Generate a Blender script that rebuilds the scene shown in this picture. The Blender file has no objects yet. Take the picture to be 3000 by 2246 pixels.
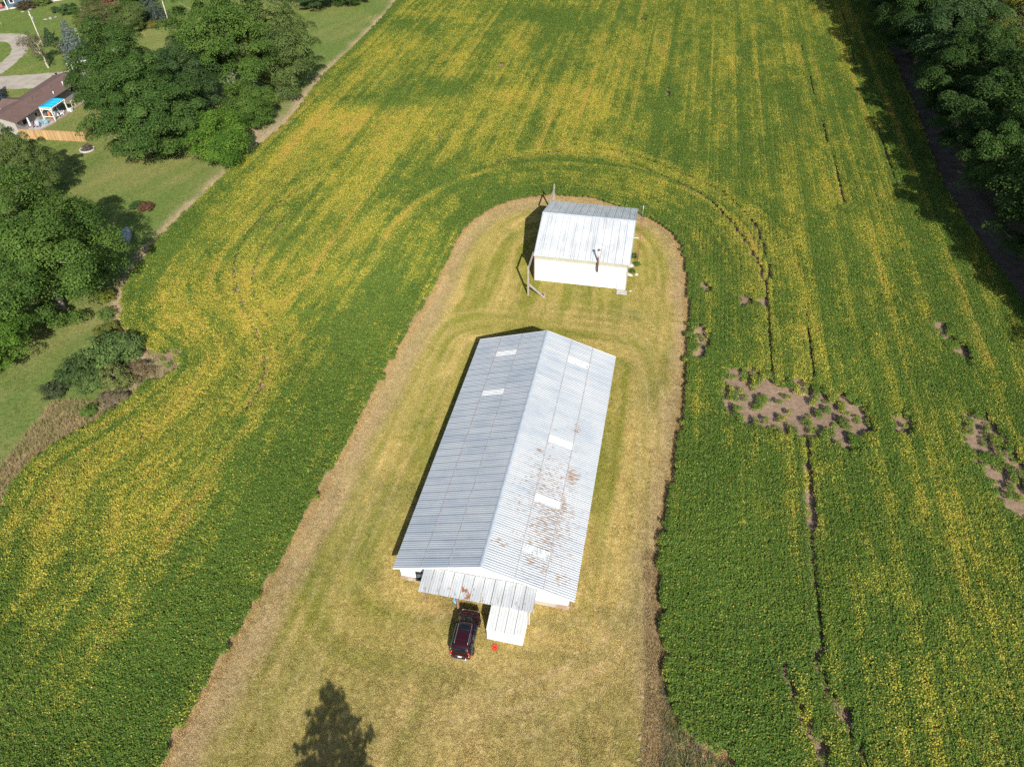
import bpy, math, random
import numpy as np
from mathutils import Matrix, Vector

# ------------------------------------------------------------------ camera, sky, sun, exposure
scene = bpy.context.scene
R = math.radians
CAM_H, F_PX, PITCH, ROLL = 56.0, 2169.1, 0.7481, -0.0138
fw = np.array([0, math.cos(PITCH), -math.sin(PITCH)])
rt0 = np.array([1.0, 0, 0]); up0 = np.cross(rt0, fw)
rt = math.cos(ROLL) * rt0 + math.sin(ROLL) * up0
up = -math.sin(ROLL) * rt0 + math.cos(ROLL) * up0
cam_data = bpy.data.cameras.new('camera')
cam_data.sensor_width = 36.0
cam_data.lens = 36.0 * F_PX / 3000.0
cam_data.clip_start = 0.5
cam_data.clip_end = 6000
cam = bpy.data.objects.new('camera', cam_data)
scene.collection.objects.link(cam)
m = Matrix.Identity(4)
for i in range(3):
    m[i][0], m[i][1], m[i][2] = rt[i], up[i], -fw[i]
m[2][3] = CAM_H
cam.matrix_world = m
scene.camera = cam

SHX, SHY = -0.3224, 1.4531                      # shadow offset per metre of height
sun_to = Vector((-SHX, -SHY, 1.0)).normalized()
SUN_EL = math.asin(sun_to.z)
SUN_AZ = math.atan2(sun_to.x, sun_to.y)
world = bpy.data.worlds.new('World'); scene.world = world
world.use_nodes = True
nt = world.node_tree
sky = nt.nodes.new('ShaderNodeTexSky')
sky.sky_type = 'NISHITA'; sky.sun_disc = False
sky.sun_elevation = SUN_EL; sky.sun_rotation = SUN_AZ
sky.air_density = 1.0; sky.dust_density = 1.0
nt.links.new(sky.outputs[0], nt.nodes['Background'].inputs[0])
nt.nodes['Background'].inputs[1].default_value = 0.088
sl = bpy.data.lights.new('sun', 'SUN'); sl.energy = 4.6; sl.angle = R(0.53); sl.color = (1.0, 0.955, 0.88)
sun = bpy.data.objects.new('sun', sl); scene.collection.objects.link(sun)
sun.rotation_euler = sun_to.to_track_quat('Z', 'Y').to_euler()
scene.view_settings.view_transform = 'Standard'
scene.view_settings.look = 'None'
scene.view_settings.exposure = 0.42
scene.view_settings.gamma = 1.0
scene.render.engine = 'CYCLES'
scene.cycles.max_bounces = 6
scene.cycles.diffuse_bounces = 3
scene.cycles.transmission_bounces = 4
scene.cycles.use_denoising = False

COL = scene.collection
rng = np.random.default_rng(7)

# ------------------------------------------------------------------ object helpers
def tag(o, label=None, cat=None, group=None, kind=None):
    if label: o['label'] = label
    if cat: o['category'] = cat
    if group: o['group'] = group
    if kind: o['kind'] = kind
    return o

def empty(name, loc=(0, 0, 0), rz=0.0, label=None, cat=None, group=None, parent=None):
    o = bpy.data.objects.new(name, None)
    o.empty_display_size = 0.2
    COL.objects.link(o)
    o.location = loc; o.rotation_euler = (0, 0, rz)
    if parent: o.parent = parent
    return tag(o, label, cat, group)

def link(name, me, mat=None, parent=None, loc=None, rz=None, mtx=None):
    if mat is not None and len(me.materials) == 0:
        me.materials.append(mat)
    o = bpy.data.objects.new(name, me)
    COL.objects.link(o)
    if parent: o.parent = parent
    if mtx is not None: o.matrix_local = mtx
    if loc is not None: o.location = loc
    if rz is not None: o.rotation_euler = (0, 0, rz)
    return o

class MB:
    """collects boxes, bars, tubes and sheets; build() links them as one mesh object"""
    def __init__(s):
        s.v = []; s.f = []; s.smooth = []
    def add(s, vs, fs, smooth=False):
        k = len(s.v)
        s.v += [tuple(float(c) for c in p) for p in vs]
        s.f += [tuple(i + k for i in f) for f in fs]
        s.smooth += [smooth] * len(fs)
        return s
    def box(s, c, d, M=None):
        x, y, z = d[0] / 2, d[1] / 2, d[2] / 2
        vs = [Vector((a * x, b * y, e * z)) for e in (-1, 1) for b in (-1, 1) for a in (-1, 1)]
        if M is not None: vs = [M @ p for p in vs]
        vs = [p + Vector(c) for p in vs]
        return s.add(vs, [(0, 2, 3, 1), (4, 5, 7, 6), (0, 1, 5, 4), (2, 6, 7, 3), (0, 4, 6, 2), (1, 3, 7, 5)])
    def bar(s, p0, p1, w, h, upv=(0, 0, 1)):
        p0 = Vector(p0); p1 = Vector(p1); d = (p1 - p0).normalized(); u = Vector(upv)
        if abs(d.dot(u)) > 0.98: u = Vector((0, 1, 0))
        a = d.cross(u).normalized(); b = a.cross(d).normalized()
        vs = []
        for p in (p0, p1):
            for (i, j) in ((-1, -1), (1, -1), (1, 1), (-1, 1)):
                vs.append(p + a * (i * w / 2) + b * (j * h / 2))
        return s.add(vs, [(0, 3, 2, 1), (4, 5, 6, 7), (0, 1, 5, 4), (1, 2, 6, 5), (2, 3, 7, 6), (3, 0, 4, 7)])
    def tube(s, pts, rad, n=8, cap=True):
        pts = [Vector(p) for p in pts]; k = len(s.v); vs = []
        for i, p in enumerate(pts):
            d = (pts[min(i + 1, len(pts) - 1)] - pts[max(i - 1, 0)]).normalized()
            u = Vector((0, 0, 1)) if abs(d.z) < 0.95 else Vector((1, 0, 0))
            a = d.cross(u).normalized(); b = a.cross(d)
            r = rad[i] if hasattr(rad, '__len__') else rad
            for j in range(n):
                t = 2 * math.pi * j / n
                vs.append(p + a * (math.cos(t) * r) + b * (math.sin(t) * r))
        fs = []
        for i in range(len(pts) - 1):
            for j in range(n):
                j2 = (j + 1) % n
                fs.append((i * n + j, i * n + j2, (i + 1) * n + j2, (i + 1) * n + j))
        s.add(vs, fs, True)
        if cap:
            e = (len(pts) - 1) * n
            s.f.append(tuple(k + n - 1 - j for j in range(n))); s.smooth.append(False)
            s.f.append(tuple(k + e + j for j in range(n))); s.smooth.append(False)
        return s
    def poly(s, vs, smooth=False):
        return s.add(vs, [tuple(range(len(vs)))], smooth)
    def prism(s, outline, z0, z1):
        n = len(outline)
        vs = [(x, y, z0) for x, y in outline] + [(x, y, z1) for x, y in outline]
        fs = [tuple(reversed(range(n))), tuple(range(n, 2 * n))]
        fs += [(i, (i + 1) % n, n + (i + 1) % n, n + i) for i in range(n)]
        return s.add(vs, fs)
    def mesh(s, name='mesh'):
        me = bpy.data.meshes.new(name)
        me.from_pydata(s.v, [], s.f)
        me.polygons.foreach_set('use_smooth', s.smooth)
        me.update()
        return me
    def build(s, name, mat, parent=None, **kw):
        return link(name, s.mesh(name), mat, parent, **kw)

def np_mesh(name, V, faces, smooth=False, fattr=None):
    """fast mesh from numpy; all faces have the same corner count; fattr: dict name -> per-vertex float array"""
    me = bpy.data.meshes.new(name)
    V = np.asarray(V, np.float32); Fc = np.asarray(faces, np.int32)
    nf, k = Fc.shape
    me.vertices.add(len(V)); me.vertices.foreach_set('co', V.ravel())
    me.loops.add(nf * k); me.loops.foreach_set('vertex_index', Fc.ravel())
    me.polygons.add(nf)
    me.polygons.foreach_set('loop_start', np.arange(0, nf * k, k, dtype=np.int32))
    me.polygons.foreach_set('loop_total', np.full(nf, k, np.int32))
    if smooth: me.polygons.foreach_set('use_smooth', np.ones(nf, bool))
    me.update(calc_edges=True)
    for n, a in (fattr or {}).items():
        a = np.asarray(a, np.float32)
        if a.ndim == 1:
            me.attributes.new(n, 'FLOAT', 'POINT').data.foreach_set('value', a)
        else:
            c4 = np.ones((len(a), 4), np.float32); c4[:, :3] = a
            me.attributes.new(n, 'FLOAT_COLOR', 'POINT').data.foreach_set('color', c4.ravel())
    return me

# ------------------------------------------------------------------ node helpers
class NT:
    def __init__(s, name):
        s.mat = bpy.data.materials.new(name); s.mat.use_nodes = True
        s.t = s.mat.node_tree; s.bsdf = s.t.nodes['Principled BSDF']
        s.out = s.t.nodes['Material Output']
    def n(s, kind, **kw):
        nd = s.t.nodes.new(kind)
        for k, v in kw.items(): setattr(nd, k, v)
        return nd
    def put(s, sock, v):
        if isinstance(v, bpy.types.NodeSocket): s.t.links.new(v, sock)
        elif isinstance(v, (tuple, list)):
            sock.default_value = tuple(v) + ((1.0,) if len(v) == 3 and len(sock.default_value) == 4 else ())
        else: sock.default_value = v
    def math(s, op, a, b=0.0, c=None, clamp=False):
        nd = s.n('ShaderNodeMath', operation=op, use_clamp=clamp)
        s.put(nd.inputs[0], a); s.put(nd.inputs[1], b)
        if c is not None: s.put(nd.inputs[2], c)
        return nd.outputs[0]
    def mix(s, f, a, b, mode='MIX'):
        nd = s.n('ShaderNodeMix', data_type='RGBA', blend_type=mode)
        s.put(nd.inputs[0], f); s.put(nd.inputs[6], a); s.put(nd.inputs[7], b)
        return nd.outputs[2]
    def ramp(s, v, lo, hi, a=0.0, b=1.0, smooth=True):
        nd = s.n('ShaderNodeMapRange', interpolation_type='SMOOTHSTEP' if smooth else 'LINEAR')
        for i, q in enumerate((v, lo, hi, a, b)): s.put(nd.inputs[i], q)
        return nd.outputs[0]
    def coord(s, obj=None, which='Object'):
        nd = s.n('ShaderNodeTexCoord')
        if obj is not None: nd.object = obj
        return nd.outputs[which]
    def pos(s): return s.n('ShaderNodeNewGeometry').outputs['Position']
    def scale(s, v, sc, loc=(0, 0, 0), rot=(0, 0, 0)):
        nd = s.n('ShaderNodeMapping'); s.put(nd.inputs[0], v)
        nd.inputs['Scale'].default_value = sc; nd.inputs['Location'].default_value = loc; nd.inputs['Rotation'].default_value = rot
        return nd.outputs[0]
    def noise(s, v, sc=1.0, det=3.0, rough=0.55, out='Fac'):
        nd = s.n('ShaderNodeTexNoise'); s.put(nd.inputs['Vector'], v)
        nd.inputs['Scale'].default_value = sc; nd.inputs['Detail'].default_value = det; nd.inputs['Roughness'].default_value = rough
        return nd.outputs[out]
    def sep(s, v):
        nd = s.n('ShaderNodeSeparateXYZ'); s.put(nd.inputs[0], v); return nd.outputs
    def attr(s, name, kind='GEOMETRY', out='Color'):
        nd = s.n('ShaderNodeAttribute', attribute_type=kind); nd.attribute_name = name
        return nd.outputs[out]
    def bump(s, h, st=0.3, dist=0.02):
        nd = s.n('ShaderNodeBump'); nd.inputs['Strength'].default_value = st; nd.inputs['Distance'].default_value = dist
        s.put(nd.inputs['Height'], h); s.t.links.new(nd.outputs[0], s.bsdf.inputs['Normal'])
    def rnd(s): return s.n('ShaderNodeObjectInfo').outputs['Random']
    def ocol(s): return s.n('ShaderNodeObjectInfo').outputs['Color']
    def fin(s, col, rough=0.7, metal=0.0, spec=None):
        s.put(s.bsdf.inputs['Base Color'], col); s.put(s.bsdf.inputs['Roughness'], rough)
        s.put(s.bsdf.inputs['Metallic'], metal)
        if spec is not None: s.bsdf.inputs['Specular IOR Level'].default_value = spec
        return s.mat

def simple(name, col, rough=0.7, metal=0.0, var=0.12, sc=6.0, rnd=0.1, spec=None):
    k = NT(name)
    nz = k.noise(k.coord(), sc, 4)
    f = k.math('ADD', k.ramp(nz, 0.25, 0.75, 1 - var, 1 + var), k.math('MULTIPLY_ADD', k.rnd(), rnd * 2, -rnd))
    c = k.mix(1.0, tuple(col), k.n('ShaderNodeCombineColor').outputs[0], 'MULTIPLY')
    cc = c.node.inputs[7].links[0].from_node
    for i in range(3): k.t.links.new(f, cc.inputs[i])
    return k.fin(c, rough, metal, spec)

# ------------------------------------------------------------------ numpy noise and geometry
_perm = {}
def vnoise(x, y, seed=0):
    if seed not in _perm:
        _perm[seed] = np.random.default_rng(1000 + seed).random((256, 256)).astype(np.float32)
    T = _perm[seed]
    xi = np.floor(x).astype(int); yi = np.floor(y).astype(int)
    fx = x - xi; fy = y - yi
    fx = fx * fx * (3 - 2 * fx); fy = fy * fy * (3 - 2 * fy)
    a = T[xi & 255, yi & 255]; b = T[(xi + 1) & 255, yi & 255]
    c = T[xi & 255, (yi + 1) & 255]; d = T[(xi + 1) & 255, (yi + 1) & 255]
    return a + (b - a) * fx + (c - a) * fy + (a - b - c + d) * fx * fy
def fbm(x, y, seed=0, oc=4):
    r = 0; w = 0
    for i in range(oc):
        k = 0.5 ** i
        r = r + vnoise(x * 2 ** i + 17.3 * i, y * 2 ** i + 5.1 * i, seed + i) * k; w += k
    return r / w
def smooth(x, a, b):
    t = np.clip((x - a) / (b - a), 0, 1); return t * t * (3 - 2 * t)
def inside(P, x, y):
    r = np.zeros(len(x), bool); n = len(P)
    for i in range(n):
        x0, y0 = P[i]; x1, y1 = P[(i + 1) % n]
        if y0 == y1: continue
        c = ((y0 > y) != (y1 > y)) & (x < (x1 - x0) * (y - y0) / (y1 - y0) + x0)
        r ^= c
    return r
def pdist(P, x, y, closed=False):
    """distance to a polyline and arc position of the nearest point"""
    best = np.full(len(x), 1e9); arc = np.zeros(len(x)); acc = 0.0
    n = len(P)
    for i in range(n if closed else n - 1):
        a = np.array(P[i], float); b = np.array(P[(i + 1) % n], float); d = b - a; L = math.hypot(*d)
        t = np.clip(((x - a[0]) * d[0] + (y - a[1]) * d[1]) / (L * L), 0, 1)
        q = np.hypot(x - a[0] - t * d[0], y - a[1] - t * d[1])
        mk = q < best
        best = np.where(mk, q, best); arc = np.where(mk, acc + t * L, arc); acc += L
    return best, arc
def project(x, y, z=0.0):
    d = np.stack([x, y, np.zeros_like(x) + z - CAM_H], -1)
    w = d @ fw
    return 1500 + F_PX * (d @ rt) / w, 1123 - F_PX * (d @ up) / w
def curve(P, step=1.0):
    """smooth polyline (Catmull-Rom)"""
    P = [np.array(p, float) for p in P]; out = []
    for i in range(len(P) - 1):
        p0, p1, p2, p3 = P[max(i - 1, 0)], P[i], P[i + 1], P[min(i + 2, len(P) - 1)]
        n = max(2, int(np.linalg.norm(p2 - p1) / step))
        for j in range(n):
            t = j / n
            out.append(tuple(0.5 * (2 * p1 + (p2 - p0) * t + (2 * p0 - 5 * p1 + 4 * p2 - p3) * t * t + (3 * p1 - p0 - 3 * p2 + p3) * t ** 3)))
    out.append(tuple(P[-1])); return out

# ------------------------------------------------------------------ layout of the place (metres)
INNER = curve([(-27.5, 4), (-25.6, 20.5), (-24.8, 23.6), (-24.1, 26.0), (-21.8, 34.0), (-20.0, 40.7), (-18.4, 46.1), (-16.7, 52.8), (-15.4, 57.9), (-13.7, 65.2), (-11.6, 72.1), (-9.8, 78.9), (-8.6, 84.7), (-7.6, 89.9), (-6.1, 93.6), (-3.5, 97.5), (0.0, 100.4), (4.2, 101.7), (7.0, 102.0), (9.8, 101.5), (14.0, 100.2), (18.9, 96.2), (21.8, 92.9), (23.4, 88.6), (23.4, 83.4), (22.5, 76.1), (20.6, 66.1), (18.8, 58.3), (17.4, 52.8), (15.7, 47.2), (14.3, 42.7), (13.2, 38.1), (12.3, 33.9), (11.8, 28.9), (11.7, 25.2), (11.9, 23.1), (12.9, 21.7), (14.1, 20.8), (15.6, 19.9), (17, 4)], 3.0)
OUTER = curve([(-36, 4), (-37.4, 20.0), (-40.6, 25), (-45.4, 33.9), (-48.2, 42.7), (-48.3, 49.0), (-44.5, 54.0), (-41.2, 59.5), (-39.7, 63.3), (-41.3, 65.8), (-45.5, 69.3), (-48.0, 72.9), (-50.0, 79.8), (-49.7, 88.6), (-47.6, 100.7), (-45.0, 111.8), (-42.5, 120.1), (-39.7, 129.3), (-38.2, 140.7), (-37.0, 152.4), (-33.7, 166.9), (-29.9, 185.4), (-27.2, 203.3), (-22, 238)], 4.0)
LANE_L = curve([(97, 238), (89.1, 198.0), (77.6, 148.6), (72.9, 128.2), (67.6, 108.0), (65.3, 95.3), (64.2, 84.0), (63.4, 72.9), (63, 50), (62, 4)], 4.0)
LANE_R = [(102, 238), (92.5, 198), (81.5, 148.6), (77.3, 128.1), (73.0, 107.8), (70.2, 95.2), (68.5, 83.9), (67.5, 73), (67, 50), (66, 4)]
FIELD = OUTER + LANE_L + INNER[::-1]
DX, DY = 0.2177, 0.9760                          # crop row direction
def row_st(x, y): return x * DX + y * DY, x * DY - y * DX

# ------------------------------------------------------------------ ground sheet
def axis(lo, hi, step, far):
    inner = np.arange(lo, hi + 1e-6, step)
    g = []; d = step; q = hi
    while q < far:
        d *= 1.5; q += d; g.append(q)
    g2 = []; d = step; q = lo
    while q > -far:
        d *= 1.5; q -= d; g2.append(q)
    return np.array(g2[::-1] + list(inner) + g)
def axis2(lo, a, b, hi, coarse, fine, far):
    core = np.r_[np.arange(lo, a, coarse), np.arange(a, b, fine), np.arange(b, hi + .01, coarse)]
    out = axis(lo, hi, coarse, far); return np.r_[out[out < lo - .01], core, out[out > hi + .3]]
gx = axis2(-132, -31, 27, 132, 0.9, 0.30, 2500); gy = axis2(8, 16, 104, 216, 0.9, 0.34, 2500)
X, Y = np.meshgrid(gx, gy); X = X.ravel(); Y = Y.ravel()
in_field = inside(FIELD, X, Y)
PEN = INNER
in_pen = inside(PEN, X, Y)
dI, aI = pdist(INNER, X, Y)
dO, aO = pdist(OUTER, X, Y)

LAWN_TRACKS = [(curve(q, 1.0), wt) for q, wt in (
    ([(5.6, 33.2), (6.6, 29.8), (4.5, 27.1), (0.5, 25.3), (-4.0, 24.3), (-8.2, 24.0)], .40),
    ([(14.3, 54.9), (13.2, 48.4), (11.7, 40.1), (10.1, 34.0), (7.6, 29.0), (3.8, 26.4), (-1.2, 24.6)], .60),
    ([(15.8, 60), (14.6, 51), (12.6, 41.6), (11, 35), (9, 29.6), (6, 26.0), (1, 23.0)], .45),
    ([(7.6, 70.8), (13.6, 68.9), (15.6, 62.2), (15.0, 55)], .4), ([(3, 74), (9, 73.6), (15.6, 71), (17.6, 63)], .35),
    ([(-8.1, 71.1), (-10.8, 62.7), (-14.3, 48.9), (-17.0, 38.1), (-19.2, 29.4), (-21.0, 22.2)], .35), ([(-6, 68), (-9.2, 58), (-12.2, 46), (-15, 34), (-17, 24)], .3))]
def lawn_tint(x, y, d, a):
    """dry mown grass round the barns: tan, olive and brown, streaked along the mowing passes"""
    big = fbm(x * 0.09, y * 0.09, 11)
    med = fbm(x * 0.35, y * 0.35, 15)
    streak = fbm(d * 0.75 + 1.2 * med, a * 0.055, 19, 3)
    st2 = fbm(d * 1.9, a * 0.10, 23, 2)
    cb, sb_ = math.cos(-.21942), math.sin(-.21942); bu = (x + 2.745) * cb + (y - 33.84) * sb_; bv = -(x + 2.745) * sb_ + (y - 33.84) * cb
    qx = np.maximum(np.abs(bu) - 7.5, 0); qy = np.maximum(np.abs(bv - 15.5) - 15.5, 0); dB = np.hypot(qx, qy); aB = np.arctan2(bv - 15.5, bu) * 12
    wb = smooth(dB, 11, 5) * smooth(d, 2, 5)
    streak = streak * (1 - wb) + fbm(dB * 0.85 + .8 * med, aB * 0.07, 20, 3) * wb
    st2 = st2 * (1 - wb) + fbm(dB * 2.2, aB * 0.12, 24, 2) * wb
    g = np.clip(0.50 + (big - 0.5) * 0.8 + (med - 0.5) * 0.6 + (streak - 0.5) * 1.7 + (st2 - .5) * .9, 0, 1)
    tan = np.array([0.54, 0.415, 0.150]); olive = np.array([0.285, 0.275, 0.055]); brown = np.array([0.455, 0.335, 0.185]); green = np.array([0.15, 0.19, 0.055])
    c = tan + (olive - tan) * g[:, None]
    # greener towards the wall feet and the long side of the barn
    k = smooth(fbm(x * 0.22, y * 0.22, 31), 0.58, 0.75) * 0.28
    c = c + (green - c) * k[:, None]
    # south end drier
    dry = smooth(-y, -34, -24) * (0.25 + 0.5 * fbm(x * .2, y * .2, 37))
    c = c + (np.array([0.45, 0.345, 0.145]) - c) * dry[:, None]
    # the brown dead strip beside the crop
    wdt = np.where(x < 5, 2.9, 2.0) + 1.3 * (fbm(a * 0.12, a * 0 + 3, 41) - 0.5)
    b = smooth(d, wdt + 1.0, wdt - 1.2) * (0.72 + 0.45 * (fbm(x * .5, y * .5, 43) - .5))
    c = c + (brown - c) * np.clip(b, 0, 1)[:, None]
    for TC, wt in LAWN_TRACKS:
        q, qa = pdist(TC, x, y)
        ln = np.exp(-((q - .75) / .22) ** 2) * wt * (.35 + .9 * fbm(qa * .15, qa * 0, 49, 2))
        c = c + (np.array([0.60, 0.46, 0.235]) - c) * np.clip(ln, 0, 1)[:, None]
    edge = smooth(d, 0.9, 0.2)
    c = c + (np.array([0.50, 0.335, 0.14]) - c) * (edge * 0.5)[:, None]
    return c * (0.88 + 0.24 * fbm(x * 1.3, y * 1.3, 47))[:, None]

def yard_tint(x, y, d, a):
    big = fbm(x * 0.05, y * 0.05, 51); med = fbm(x * 0.25, y * 0.25, 53)
    st = fbm((x * 0.85 - y * 0.5) * 0.5, (x * 0.5 + y * 0.85) * 0.06, 57, 3)
    c = np.array([0.145, 0.200, 0.048]) + (np.array([0.27, 0.255, 0.09]) - np.array([0.145, 0.200, 0.048])) * np.clip(0.22 + (big - .5) * 1.4 + (med - .5) * .6 + (st - .5) * 1.0, 0, 1)[:, None]
    bare = smooth(d, 2.6 + 1.5 * (med - .5), 0.7) * (0.5 + 0.5 * smooth(med, .35, .6)) * smooth(y, 42, 52)
    return c + (np.array([0.46, 0.34, 0.21]) - c) * bare[:, None]

soil = np.array([0.31, 0.215, 0.145])
C = np.zeros((len(X), 3))
C[:] = np.array([0.105, 0.085, 0.055])
left = (~in_field) & (~in_pen) & (X < 20)
C[left] = yard_tint(X[left], Y[left], dO[left], aO[left])
C[in_pen] = lawn_tint(X[in_pen], Y[in_pen], dI[in_pen], aI[in_pen])
nearI = in_field & (dI < 1.3)
C[in_field] = soil * (0.75 + 0.5 * fbm(X[in_field] * .3, Y[in_field] * .3, 61))[:, None]
C[nearI] = np.array([0.40, 0.285, 0.145])
# bare worn earth beside the maples and the dead brushy corner beside the bushes
w = np.exp(-((X + 43) / 4.5) ** 2 - ((Y - 122) / 9) ** 2) + 0.8 * np.exp(-((X + 38.5) / 3) ** 2 - ((Y - 138) / 6) ** 2)
k = np.where(left, np.clip(w * 1.3, 0, 1), 0)[:, None]; C += (np.array([0.46, 0.345, 0.22]) - C) * k
w = inside([(-52, 44), (-51, 51), (-50.2, 58), (-46, 58), (-43.5, 55), (-46.5, 50), (-48.5, 43)], X, Y) & left
k = (w * (0.55 + 0.5 * fbm(X * .4, Y * .4, 63)))[:, None]; C += (np.array([0.40, 0.28, 0.15]) - C) * np.clip(k, 0, 1)
# worn earth under the porch of the long barn, pale spots near it
for (px, py, rx, ry, col, s) in ((-5.2, 33.2, 2.6, 1.5, (0.42, 0.27, 0.13), 0.9), (-8.05, 31.75, .35, .5, (0.6, 0.5, 0.36), .8), (-6.1, 31.9, .6, .6, (.52, .40, .26), .6), (3.4, 31.2, 1.6, .9, (0.45, 0.33, 0.19), .7)):
    w = np.exp(-((X - px) / rx) ** 2 - ((Y - py) / ry) ** 2) * s
    C += (np.array(col) - C) * w[:, None]
Z = np.where(np.abs(X) < 140, (fbm(X * .6, Y * .6, 67) - .5) * 0.05, -0.0)
ny, nx = len(gy), len(gx)
idx = np.arange(ny * nx).reshape(ny, nx)
Fq = np.stack([idx[:-1, :-1], idx[:-1, 1:], idx[1:, 1:], idx[1:, :-1]], -1).reshape(-1, 4)
k = NT('ground')
p = k.pos()
n1 = k.noise(p, 2.2, 5, 0.65); n2 = k.noise(p, 9.0, 4, 0.7)
f = k.math('MULTIPLY', k.ramp(n1, 0.3, 0.7, 0.80, 1.20), k.ramp(n2, 0.3, 0.7, 0.72, 1.28))
cc = k.n('ShaderNodeCombineColor')
for i in range(3): k.t.links.new(f, cc.inputs[i])
col = k.mix(1.0, k.attr('gcol'), cc.outputs[0], 'MULTIPLY')
k.bump(k.math('ADD', n1, n2), 0.8, 0.06)
M_ground = k.fin(col, 0.95, 0, 0.1)
ground = link('ground', np_mesh('ground', np.stack([X, Y, Z], -1), Fq, True, {'gcol': C}), M_ground)
tag(ground, kind='structure')

# ------------------------------------------------------------------ scatter machinery (crop, grass: uncountable stuff)
def scatter(name, pts, rot, scl, tint, pick, sources, label, cat):
    n = len(pts)
    me = bpy.data.meshes.new(name)
    me.vertices.add(n); me.vertices.foreach_set('co', np.asarray(pts, np.float32).ravel())
    a = me.attributes.new('rot', 'FLOAT_VECTOR', 'POINT'); a.data.foreach_set('vector', np.asarray(rot, np.float32).ravel())
    a = me.attributes.new('scl', 'FLOAT_VECTOR', 'POINT'); a.data.foreach_set('vector', np.asarray(scl, np.float32).ravel())
    a = me.attributes.new('tint', 'FLOAT_VECTOR', 'POINT'); a.data.foreach_set('vector', np.asarray(tint, np.float32).ravel())
    a = me.attributes.new('pick', 'INT', 'POINT'); a.data.foreach_set('value', np.asarray(pick, np.int32))
    me.update()
    c = bpy.data.collections.new(name + '_sources')
    for s in sources: c.objects.link(s)
    ob = link(name, me)
    ng = bpy.data.node_groups.new(name + '_nodes', 'GeometryNodeTree')
    ng.interface.new_socket('Geometry', in_out='INPUT', socket_type='NodeSocketGeometry')
    ng.interface.new_socket('Geometry', in_out='OUTPUT', socket_type='NodeSocketGeometry')
    N = ng.nodes; L = ng.links
    gi = N.new('NodeGroupInput'); go = N.new('NodeGroupOutput')
    ci = N.new('GeometryNodeCollectionInfo'); ci.inputs['Collection'].default_value = c
    ci.inputs['Separate Children'].default_value = True; ci.inputs['Reset Children'].default_value = True
    iop = N.new('GeometryNodeInstanceOnPoints'); iop.inputs['Pick Instance'].default_value = True
    def na(nm, t):
        q = N.new('GeometryNodeInputNamedAttribute'); q.data_type = t; q.inputs[0].default_value = nm; return q.outputs[0]
    L.new(gi.outputs[0], iop.inputs['Points']); L.new(ci.outputs[0], iop.inputs['Instance'])
    L.new(na('pick', 'INT'), iop.inputs['Instance Index'])
    e2r = N.new('FunctionNodeEulerToRotation'); L.new(na('rot', 'FLOAT_VECTOR'), e2r.inputs[0])
    L.new(e2r.outputs[0], iop.inputs['Rotation']); L.new(na('scl', 'FLOAT_VECTOR'), iop.inputs['Scale'])
    L.new(iop.outputs[0], go.inputs[0])
    md = ob.modifiers.new('scatter', 'NODES'); md.node_group = ng
    return tag(ob, label, cat, kind='stuff')

def leaf_cards(P, Nn, L, W, r, fold=0.12):
    """one folded rhombus per leaf: positions, normals, length, width"""
    n = len(P)
    Nn = Nn / np.linalg.norm(Nn, axis=1, keepdims=True)
    q = r.normal(size=(n, 3)); t = q - (q * Nn).sum(1, keepdims=True) * Nn
    t /= np.linalg.norm(t, axis=1, keepdims=True); b = np.cross(Nn, t)
    L = L[:, None]; W = W[:, None]
    V = np.stack([P - t * L * .5, P + b * W * .5 + Nn * W * fold, P + t * L * .5, P - b * W * .5 + Nn * W * fold], 1).reshape(-1, 3)
    i = np.arange(n) * 4
    Fc = np.concatenate([np.stack([i, i + 1, i + 2], -1), np.stack([i, i + 2, i + 3], -1)])
    return V, Fc

# soybean plants
k = NT('soybean_leaf')
lr = k.attr('lr', out='Fac'); tn = k.sep(k.attr('tint', 'INSTANCER', 'Vector'))
ripe = k.math('MULTIPLY_ADD', k.math('SUBTRACT', tn[0], lr), 1.5, 0.5, True)
lime = k.ramp(ripe, 0.04, 0.46); yel = k.ramp(ripe, 0.50, 0.86)
brn = k.ramp(k.math('SUBTRACT', tn[1], lr), -0.05, 0.05)
gcol = k.mix(tn[2], (0.056, 0.128, 0.026), (0.122, 0.210, 0.038))
lf = k.n('ShaderNodeTexWhiteNoise', noise_dimensions='1D'); k.t.links.new(lr, lf.inputs['W'])
gcol = k.mix(k.math('MULTIPLY', lf.outputs[0], 0.5), gcol, (0.165, 0.26, 0.04))
gcol = k.mix(lime, gcol, (0.285, 0.335, 0.050))
ycol = k.mix(lf.outputs[0], (0.52, 0.475, 0.055), (0.76, 0.60, 0.10))
col = k.mix(yel, gcol, ycol)
col = k.mix(brn, col, (0.62, 0.37, 0.11))
k.fin(col, 0.7, 0, 0.10)
tr = k.n('ShaderNodeBsdfTranslucent'); k.t.links.new(col, tr.inputs[0])
mx = k.n('ShaderNodeMixShader'); mx.inputs[0].default_value = 0.22
k.t.links.new(k.bsdf.outputs[0], mx.inputs[1]); k.t.links.new(tr.outputs[0], mx.inputs[2]); k.t.links.new(mx.outputs[0], k.out.inputs[0])
M_soy = k.mat
soy_src = []
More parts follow.
